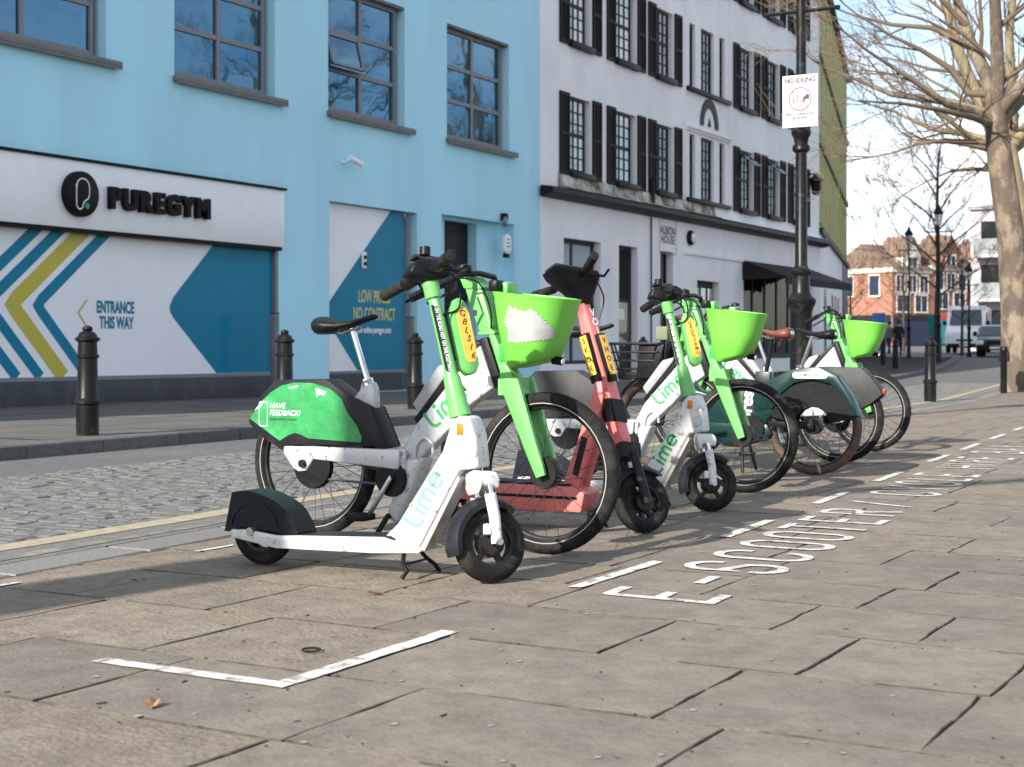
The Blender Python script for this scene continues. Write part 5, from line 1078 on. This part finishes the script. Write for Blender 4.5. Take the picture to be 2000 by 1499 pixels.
# ------------------------------------------------------------------ trees
def grow(b, p, d, r, L, depth, rg, n=5, twig=.006, up=.15, spread=.6):
    segs = 3 if depth > 0 else 2; pts = [p]; rad = [r]; cur = p.copy(); dd = d.copy()
    for i in range(segs):
        dd = (dd + Vector((rg.uniform(-1, 1), rg.uniform(-1, 1), rg.uniform(-1, 1))) * .20 + Vector((0, 0, up * .25))).normalized(); cur = cur + dd * (L / segs); pts.append(cur.copy()); rad.append(max(twig * .5, r * (1 - .5 * (i + 1) / segs)))
    b.tube(pts, rad, n if depth > 1 else 3, False)
    if depth <= 0: return
    kids = rg.choice([3, 4, 4]) if depth > 1 else rg.choice([3, 4, 5])
    for k in range(kids):
        t = rg.uniform(.3, 1); i = min(segs - 1, int(t * segs)); q = pts[i].lerp(pts[i + 1], t * segs - i)
        ax = Vector((rg.uniform(-1, 1), rg.uniform(-1, 1), rg.uniform(-1, 1))).cross(dd).normalized()
        nd = (Matrix.Rotation(rg.uniform(.35, 1.0) * spread * 1.5, 3, ax) @ dd); nd = (nd + Vector((0, 0, up))).normalized()
        grow(b, q, nd, max(twig, rad[i] * rg.uniform(.45, .62)), L * rg.uniform(.5, .75), depth - 1, rg, n, twig, up, spread)
def limb_tree(name, base, label, group, trunk, limbs, mt_trunk, mt_crown, seed, depth=3, Lk=.55, twig=.006, gap=1.0):
    """trunk and limbs given as local points with radii"""
    rg = random.Random(seed); t = empty(name, base, 0, label, 'tree', group)
    tr = MB(); tp = [Vector(p[:3]) for p in trunk]; tr.tube(tp, [p[3] for p in trunk], 16, False)
    for lpts in limbs:
        if lpts[0][3] > .085: tr.tube([Vector(p[:3]) for p in lpts], [p[3] for p in lpts], 10, False)
    tr.build('trunk', mt_trunk, t, smooth=60)
    cr = MB()
    for lpts in limbs:
        P = [Vector(p[:3]) for p in lpts]; rr = [p[3] for p in lpts]
        if rr[0] <= .085: cr.tube(P, rr, 8, False)
        for i in range(len(P) - 1):
            seg = P[i + 1] - P[i]; m = max(1, int(seg.length / gap))
            for k in range(m):
                if rg.random() < .25 and i == 0: continue
                tt = (k + rg.random()) / m; q = P[i].lerp(P[i + 1], tt); ax = Vector((rg.uniform(-1, 1), rg.uniform(-1, 1), rg.uniform(-1, 1))).cross(seg).normalized()
                nd = Matrix.Rotation(rg.uniform(.5, 1.15), 3, ax) @ seg.normalized(); nd = (nd + Vector((0, 0, .18))).normalized(); r0 = (rr[i] + (rr[i + 1] - rr[i]) * tt)
                grow(cr, q, nd, min(.05, r0 * .42), rg.uniform(.7, 1.5) * (.7 + Lk), depth - 1, rg, 5, twig)
        grow(cr, P[-1], (P[-1] - P[-2]).normalized(), rr[-1], 1.1, depth, rg, 5, twig)
    cr.build('crown', mt_crown, t, smooth=60, recalc=False)
    return t
FW = Vector((math.cos(YAW), math.sin(YAW), 0)); RT = Vector((math.sin(YAW), -math.cos(YAW), 0))
def lat(u, z, w, r): v = RT * u + FW * w; return (v.x, v.y, z, r)        # across the street, height, along the street
# big plane tree: u is metres to the right of its foot
trunk = [lat(0, -.1, 0, .36), lat(0, .3, 0, .30), lat(-.03, 1.6, 0, .275), lat(-.12, 3.1, 0, .26), lat(-.28, 4.2, 0, .25), lat(-.36, 4.8, 0, .24), lat(-.42, 5.6, 0, .19)]
limbs = [
 [lat(-.42, 5.55, 0, .16), lat(-.57, 6.2, .1, .14), lat(-.83, 6.9, .3, .12), lat(-1.0, 7.7, .5, .10), lat(-1.1, 9.2, .8, .06)],
 [lat(-.40, 5.6, 0, .16), lat(-.40, 6.2, -.1, .14), lat(-.5, 7.1, -.3, .12), lat(-.6, 7.9, -.5, .10), lat(-.5, 9.6, -.8, .06)],
 [lat(-.38, 5.4, 0, .15), lat(-.05, 5.85, -.2, .13), lat(.35, 6.3, -.5, .11), lat(1.2, 7.2, -.9, .08)],
 [lat(-.38, 5.3, .1, .12), lat(0, 5.5, .4, .10), lat(.5, 5.9, .9, .08), lat(1.3, 6.6, 1.6, .05)],
 [lat(-.45, 5.3, 0, .10), lat(-.98, 5.4, -.4, .085), lat(-1.58, 5.5, -.7, .07), lat(-2.28, 5.9, -1.0, .055), lat(-3.0, 6.25, -1.3, .03)],
 [lat(-.45, 5.4, 0, .09), lat(-1.28, 5.75, .5, .08), lat(-2.2, 5.95, .9, .06), lat(-3.1, 6.4, 1.2, .03)],
 [lat(-.45, 5.8, 0, .085), lat(-.88, 5.85, .2, .07), lat(-1.2, 6.35, .3, .06), lat(-1.8, 6.7, .2, .045), lat(-2.4, 6.95, .1, .03), lat(-3.1, 7.35, 0, .02)],
 [lat(-.47, 5.2, 0, .085), lat(-1.0, 5.25, -.6, .07), lat(-1.8, 5.3, -1.2, .05), lat(-2.7, 5.35, -1.7, .03)],
 [lat(-.42, 4.85, 0, .06), lat(-1.3, 4.95, .4, .045), lat(-1.8, 4.9, .5, .03), lat(-2.2, 4.75, .6, .02)],
 [lat(-.75, 6.7, .2, .07), lat(-1.5, 7.2, .5, .05), lat(-2.2, 7.35, .9, .04), lat(-2.9, 7.6, 1.2, .02)],
 [lat(-.9, 7.2, .3, .06), lat(-1.7, 8.0, .2, .04), lat(-2.5, 8.3, 0, .03)],
 [lat(-.5, 7.0, -.2, .06), lat(.3, 7.7, -.6, .045), lat(1.0, 8.3, -.9, .03)]]
big = limb_tree('plane_tree', (30.5, 5.95, 0), 'big bare plane tree with mottled trunk at the right edge', 'bare plane trees', trunk, limbs, 'bark', 'bark_twig', 3)
limbs2 = [[tuple(Vector((p[0] * .95 + .1, p[1] * .95, p[2] * 1.06))) + (p[3] * 1.05,) for p in l] for l in limbs]
trunk2 = [lat(.2, -.1, 0, .40), lat(.2, .4, 0, .33), lat(.05, 2.5, 0, .28), lat(-.2, 4.4, 0, .25), lat(-.42, 5.75, 0, .2)]
limbs2[0] = [lat(-.4, 5.5, 0, .2), lat(-1.0, 6.6, .1, .17), lat(-1.5, 8.0, .3, .14), lat(-1.9, 9.8, .5, .1)]
limb_tree('plane_tree', (38.2, 7.25, gz(38.2)), 'second bare plane tree with sunlit yellow put into its bark just behind the big one', 'bare plane trees', trunk2, limbs2, 'bark_lit', 'bark_twig', 11)
# slim dark street tree far down the street
dl = []
for k in range(16):
    a = k * 2.4; z0 = 2.6 + k * .34; q = 1.15 - .03 * k; dl.append([lat(.02, z0, 0, .045), lat(.02 + math.cos(a) * .7 * q, z0 + .6, math.sin(a) * .7 * q, .032), lat(math.cos(a) * 1.7 * q, z0 + 1.3, math.sin(a) * 1.7 * q, .02), lat(math.cos(a + .2) * 2.4 * q, z0 + 2.1, math.sin(a + .2) * 2.4 * q, .012)])
limb_tree('street_tree', (62.4, 15.32, gz(62.4)), 'slim dark bare street tree between the far lamp posts', 'bare street trees', [lat(0, -.1, 0, .16), lat(0, 1.5, 0, .125), lat(.05, 4, 0, .10), lat(.0, 6.4, 0, .07), lat(.05, 8.6, 0, .03)], dl, 'bark_dark', 'bark_dark', 5, 3, .2, .008, .5)
st = [o for o in col.objects if o.name == 'street_tree'][0]
for (x, y, rz, sc, lb) in ((83, 25.2, 1.2, .55, 'small brown bare tree far left near the shopfronts'), (92, 24.6, 2.9, .7, 'bare tree in front of the far brick terrace'), (78, 17.9, .4, .6, 'small bare tree left of the white van')):
    c_ = copy_tree(st); c_.location = (x, y, gz(x)); c_.rotation_euler = (0, 0, rz); c_.scale = (sc, sc, sc); c_['label'] = lb
# trees of the same avenue outside the picture: their shadow crosses the bay, their crowns mirror in the windows
sl = [[lat(0, 5.9, 0, .13), lat(-1.3, 6.9, .1, .08), lat(-2.2, 8.6, .2, .04)], [lat(0, 5.9, 0, .13), lat(1.3, 6.9, -.1, .08), lat(2.3, 8.8, -.2, .04)], [lat(0, 5.6, 0, .08), lat(-.9, 6.2, -1.2, .05), lat(-1.9, 7.2, -2.2, .03)]]
limb_tree('plane_tree', (-3.2, 5.10, 0), 'bare plane tree left of the picture whose trunk shadow crosses the paving', 'bare plane trees', [lat(0, -.1, 0, .34), lat(0, .4, 0, .285), lat(0, 3, 0, .275), lat(0, 6.1, 0, .22)], sl, 'bark', 'bark_twig', 21, 1, .5, .008)
for (x, y, rz, lb) in ((44, -2.5, 1.0, 'bare plane tree right of the picture mirrored in the upper windows'), (53, -1.5, 4.0, 'farther bare plane tree right of the picture mirrored in the left windows')):
    c_ = copy_tree(big); c_.location = (x, y, gz(x)); c_.rotation_euler = (0, 0, rz); c_['label'] = lb

# ------------------------------------------------------------------ far end of the street
def house(x, y, w, d, h, label, k, rz=0.):
    """terrace house: front looks to -y, side to -x"""
    g = gz(x); t = empty('brick_house', (x, y, g), rz, label, 'house', 'red brick houses at the end of the street')
    MB().box((0, 0, 0), (w, d, h)).build('wall', 'brick_red', t)
    rf = MB().prism([(-.3, h), (d / 2, h + 2.1), (d + .3, h)], 0.02, w - .02, basis((0, 0, 0), (0, 1, 0), (1, 0, 0), (0, 0, 1))).build('roof', 'roof_tile', t)
    MB().box((w * .8, d * .35, h + 1.2), (w * .98, d * .65, h + 2.6)).build('chimney', 'brick_red', rf)
    for j in range(4): MB().lathe([(.12, 0), (.1, .35)], 8, Matrix.Translation((w * .89, d * (.39 + .07 * j), h + 2.6))).build('chimney_pot', 'brick_red', rf)
    MB().box((-.12, -.15, h - .35), (w + .0, 0, h + .02)).box((-.15, -.15, h - .35), (-.002, d, h + .02)).build('cornice', 'stone_trim', t)
    # gabled dormer
    dm = MB().prism([(w * .28, h - .2), (w * .72, h - .2), (w * .72, h + 1.1), (w * .5, h + 2.3), (w * .28, h + 1.1)], -.02, d * .4).build('dormer', 'brick_red' if k % 2 else 'stone_trim', t)
    MB().prism([(w * .24, h + 1.0), (w * .5, h + 2.45), (w * .76, h + 1.0), (w * .76, h + 1.15), (w * .5, h + 2.65), (w * .24, h + 1.15)], -.15, d * .4).build('dormer_roof', 'roof_tile', dm)
    for (xa, xb, za, zb) in [(w * .38, w * .62, h + .1, h + .9)] + [(w * a, w * (a + .2), z, z + 1.3) for z in (h - 1.9, ) for a in (.10, .40, .70)] + [(w * a, w * (a + .3), z, z + 1.3) for z in (h - 3.5,) for a in (.12, .58)]:
        f = MB().box((xa - .12, -.10, za - .12), (xb + .12, -.02, za)).box((xa - .12, -.08, zb), (xb + .12, -.02, zb + .16)).box((xa - .1, -.07, za), (xa, -.02, zb)).box((xb, -.07, za), (xb + .1, -.02, zb)).box(((xa + xb) / 2 - .03, -.06, za), ((xa + xb) / 2 + .03, -.02, zb)).build('window', 'stone_trim', t)
        MB().box((xa, -.04, za), (xb, -.025, zb)).build('pane', 'navy_front', f)
    for (ya, za) in ((d * .2, h - 2.2), (d * .62, h - 2.2)):
        f = MB().box((-.10, ya - .12, za - .12), (-.02, ya + 1.12, za)).box((-.10, ya - .12, za + 1.6), (-.02, ya + 1.12, za + 1.75)).box((-.07, ya - .1, za), (-.02, ya, za + 1.6)).box((-.07, ya + 1, za), (-.02, ya + 1.1, za + 1.6)).build('window', 'stone_trim', t)
        MB().box((-.04, ya, za), (-.025, ya + 1, za + 1.6)).build('pane', 'navy_front', f)
    MB().box((.1, -.12, .1), (w - .1, -.03, 2.1)).box((-.12, .1, .1), (-.03, d - .1, 2.1)).build('shopfront', ['navy_front', 'teal_paint', 'cloth_black', 'navy_front'][k % 4], t)
    MB().box((.1, -.16, 2.1), (w - .1, -.03, 2.5)).box((-.16, .1, 2.1), (-.03, d - .1, 2.5)).build('fascia', ['cloth_black', 'red_paint', 'teal_paint', 'stone_trim'][k % 4], t)
    return t
names = ['brick corner house with sunlit side wall at the end of the street', 'second brick house of the far terrace, right of the corner house', 'third brick house of the far terrace', 'fourth brick house of the far terrace', 'last brick house of the far terrace, beside the pale building']
for k in range(5): house(121 + k * 5.0 * math.cos(R(-24)), 33.3 + k * 5.0 * math.sin(R(-24)), 4.95, 6.5, 6.3 + .25 * (k % 2), names[k], k, R(-24))
house(130.0, 41.5, 6.0, 9, 7.4, 'brick house with pointed gable farther left behind the corner house', 5)

# pale modern block on the right
pb = empty('pale_building', (92, 20.6, gz(92)), 0, 'pale pinkish modern block with balconies left of the plane trunk', 'building')
MB().box((0, -14, 0), (16, 0, 8.4)).build('wall', 'pale_render', pb); MB().box((-.2, -14, 8.4), (16, .15, 8.6)).build('roof_edge', 'frame_grey', pb)
for z in (2.9, 5.5):
    for y in (-2.6, -6.2, -9.8):
        bl = MB().box((-1.1, y, z), (-.01, y + 2.2, z + .18)).build('balcony', 'pale_render', pb)
        MB().box((-1.1, y, z + .185), (-1.06, y + 2.2, z + 1.1)).build('railing', 'glass_pale', bl)
        w_ = MB().box((-.03, y + .2, z + .2), (-.005, y + 2.0, z + 2.2)).build('window', 'glass_dark', pb)
MB().box((-.05, -13, .1), (-.01, -.4, 2.4)).build('shopfront', 'glass_dark', pb)

def vehicle(name, x, y, z, rz, label, cat, body, prof, w, glass, wheel_r, wb, paint):
    """side profile (x forward) extruded and tapered; nose at +x"""
    t = empty(name, (x, y, z), rz, label, cat)
    MB().prism(prof, -w / 2, w / 2).build('body', paint, t, bevel=.12, seg=3)
    for g in glass['side']:
        for s in (-1, 1): MB().prism(g, min(s * w / 2, s * (w / 2 + .012)), max(s * w / 2, s * (w / 2 + .012))).build('side_window', 'car_glass', t)
    (a, b_) = glass['screen']; d = Vector((b_[0] - a[0], 0, b_[1] - a[1])); n = Vector((-d.z, 0, d.x)).normalized() * -1
    if n.x < 0: n = -n
    o_ = Vector((a[0], 0, a[1])) + n * .012; MB().add([o_ + Vector((0, -w * .42, 0)), o_ + Vector((0, w * .42, 0)), o_ + d + Vector((0, w * .38, 0)), o_ + d + Vector((0, -w * .38, 0))], [(0, 1, 2, 3)]).build('windscreen', 'car_glass', t, recalc=False)
    xn, zn = glass['nose']
    for s in (-1, 1):
        MB().box((xn - .08, s * w * .40 - .17, zn), (xn + .015, s * w * .40 + .17, zn + .2)).build('headlight', 'white_lens', t, bevel=.03)
        MB().box((glass['mirror'][0] - .05, s * (w / 2 + .12) - .09, glass['mirror'][1]), (glass['mirror'][0] + .05, s * (w / 2 + .12) + .09, glass['mirror'][1] + .22)).build('mirror', 'black_plastic', t, bevel=.03)
        for xx_ in (glass['ax'], glass['ax'] - wb):
            wh = MB().ring((xx_, s * (w / 2 - .10), wheel_r), wheel_r * .55, [(.1, -.09), (.1, .09), (0, .08), (0, -.08)], 20).build('wheel', 'steel', t); MB().ring((xx_, s * (w / 2 - .10), wheel_r), wheel_r * .8, [(wheel_r * .2, -.1), (wheel_r * .2, .1), (-.06, .11), (-.06, -.11)], 24).build('tyre', 'rubber', wh)
    MB().box((xn - .05, -w * .44, .28), (xn + .05, w * .44, .52)).build('bumper', 'black_plastic', t, bevel=.05); MB().box((xn - .03, -w * .22, .56), (xn + .02, w * .22, .74)).build('grille', 'black_plastic', t, bevel=.02)
    MB().box((xn + .052, -.26, .36), (xn + .06, .26, .47)).build('number_plate', 'print_white', t)
    return t
vehicle('delivery_van', 84.5, 19.0, gz(84), R(188), 'white high roofed delivery van coming down the far street', 'van', None, [(-2.6, .35), (-2.65, 2.5), (1.3, 2.55), (1.6, 2.35), (2.25, 1.45), (2.95, 1.15), (3.05, .4)], 2.0, dict(side=[[(.75, 1.5), (.75, 2.2), (1.35, 2.2), (1.9, 1.5)]], screen=((2.28, 1.5), (1.62, 2.32)), nose=(3.0, .78), mirror=(1.9, 1.5), ax=2.2), .36, 3.7, 'van_white')
vehicle('parked_car', 73.0, 15.05, gz(73), R(188), 'black car parked nose on beside the plane trunk', 'car', None, [(-2.1, .3), (-2.15, .9), (-1.6, 1.35), (-.6, 1.5), (.4, 1.42), (1.15, .95), (2.0, .80), (2.1, .3)], 1.78, dict(side=[[(-1.3, .98), (-1.2, 1.3), (-.5, 1.4), (.35, 1.34), (.9, .98)]], screen=((1.1, .98), (.45, 1.40)), nose=(2.05, .55), mirror=(.8, .95), ax=1.35), .31, 2.6, 'car_black')
def shop_board(x, y, z, w, h, rz, mt, label):
    t = empty('advertising_board', (x, y, z), rz, label, 'sign', 'colourful boards down the street'); MB().box((-w / 2, -.04, .25), (w / 2, .04, h)).build('panel', mt, t, bevel=.02); MB().box((-w / 2, -.05, 0), (-w / 2 + .08, .05, .25)).build('leg', 'iron_black', t); MB().box((w / 2 - .08, -.05, 0), (w / 2, .05, .25)).build('leg', 'iron_black', t)
shop_board(70, 17.3, gz(70), .6, 2.0, R(80), 'teal_paint', 'teal advertising board behind the far street tree')
shop_board(76, 21.6, gz(72), .7, 2.2, R(80), 'blue_sign', 'blue board hanging near the far left shopfronts')

def person(x, y, z, rz, label, coat, legs, step=.22, h=1.72):
    t = empty('person', (x, y, z), rz, label, 'person'); k = h / 1.75
    J = [(0, 0, .95), (0, 0, 1.15), (0, 0, 1.40), (0, 0, 1.50), (.0, 0, 1.60), (.01, 0, 1.70),
         (0, .10, .90), (step * .5, .10, .50), (step * .9, .10, .08), (step * .9 + .13, .10, .04), (0, -.10, .90), (-step * .35, -.10, .50), (-step, -.10, .10), (-step + .12, -.10, .03),
         (0, .19, 1.38), (-.08, .24, 1.10), (.06, .24, .88), (0, -.19, 1.38), (.06, -.24, 1.10), (.18, -.22, .90)]
    Rr = [.15, .15, .15, .055, .07, .10, .10, .07, .045, .035, .10, .07, .045, .035, .075, .055, .04, .075, .055, .04]
    E_ = [(0, 1), (1, 2), (2, 3), (3, 4), (4, 5), (0, 6), (6, 7), (7, 8), (8, 9), (0, 10), (10, 11), (11, 12), (12, 13), (2, 14), (14, 15), (15, 16), (2, 17), (17, 18), (18, 19)]
    me = bpy.data.meshes.new('body'); me.from_pydata([(a * k, b * k, c_ * k) for a, b, c_ in J], E_, []); o = bpy.data.objects.new('body', me); col.objects.link(o); o.parent = t
    md = o.modifiers.new('skin', 'SKIN'); 
    for i, v in enumerate(me.skin_vertices[0].data if me.skin_vertices else []): v.radius = (Rr[i] * k, Rr[i] * k); v.use_root = (i == 0)
    if not me.skin_vertices:
        bm = bmesh.new(); bm.from_mesh(me); ly_ = bm.verts.layers.skin.verify()
        for i, v in enumerate(bm.verts): v[ly_].radius = (Rr[i] * k, Rr[i] * k); v[ly_].use_root = (i == 0)
        bm.to_mesh(me); bm.free()
    sd = o.modifiers.new('sub', 'SUBSURF'); sd.levels = 1; sd.render_levels = 1
    dg = bpy.context.evaluated_depsgraph_get(); dg.update(); m2 = bpy.data.meshes.new_from_object(o.evaluated_get(dg)); o.modifiers.clear(); o.data = m2
    for n_ in (coat, legs, 'skin'): m2.materials.append(MATS[n_])
    for p in m2.polygons:
        c_ = p.center; p.use_smooth = True; p.material_index = 2 if c_.z > 1.48 * k or (abs(c_.y) > .17 * k and c_.z < .93 * k and c_.z > .8 * k) else (1 if c_.z < .88 * k else 0)
    hr = MB().lathe([(.0, 1.80), (.06, 1.79), (.10, 1.74), (.112, 1.68), (.105, 1.62), (.08, 1.585)], 12, Matrix.Translation((-.02 * k, 0, 0)) @ Matrix.Diagonal((k, k, k, 1))).build('hair', 'hair_dark', t, smooth=60)
    return t
person(79, 21.9, gz(79), R(160), 'person in grey jacket and dark trousers walking on the far pavement', 'cloth_grey', 'cloth_navy')
person(72, 19.5, gz(72), R(190), 'person in black clothes standing by the far lamp post', 'cloth_black', 'cloth_black', .08)
person(86, 24.2, gz(86), R(10), 'small distant person in olive coat left of the grey jacketed walker', 'cloth_green', 'cloth_black', .2)
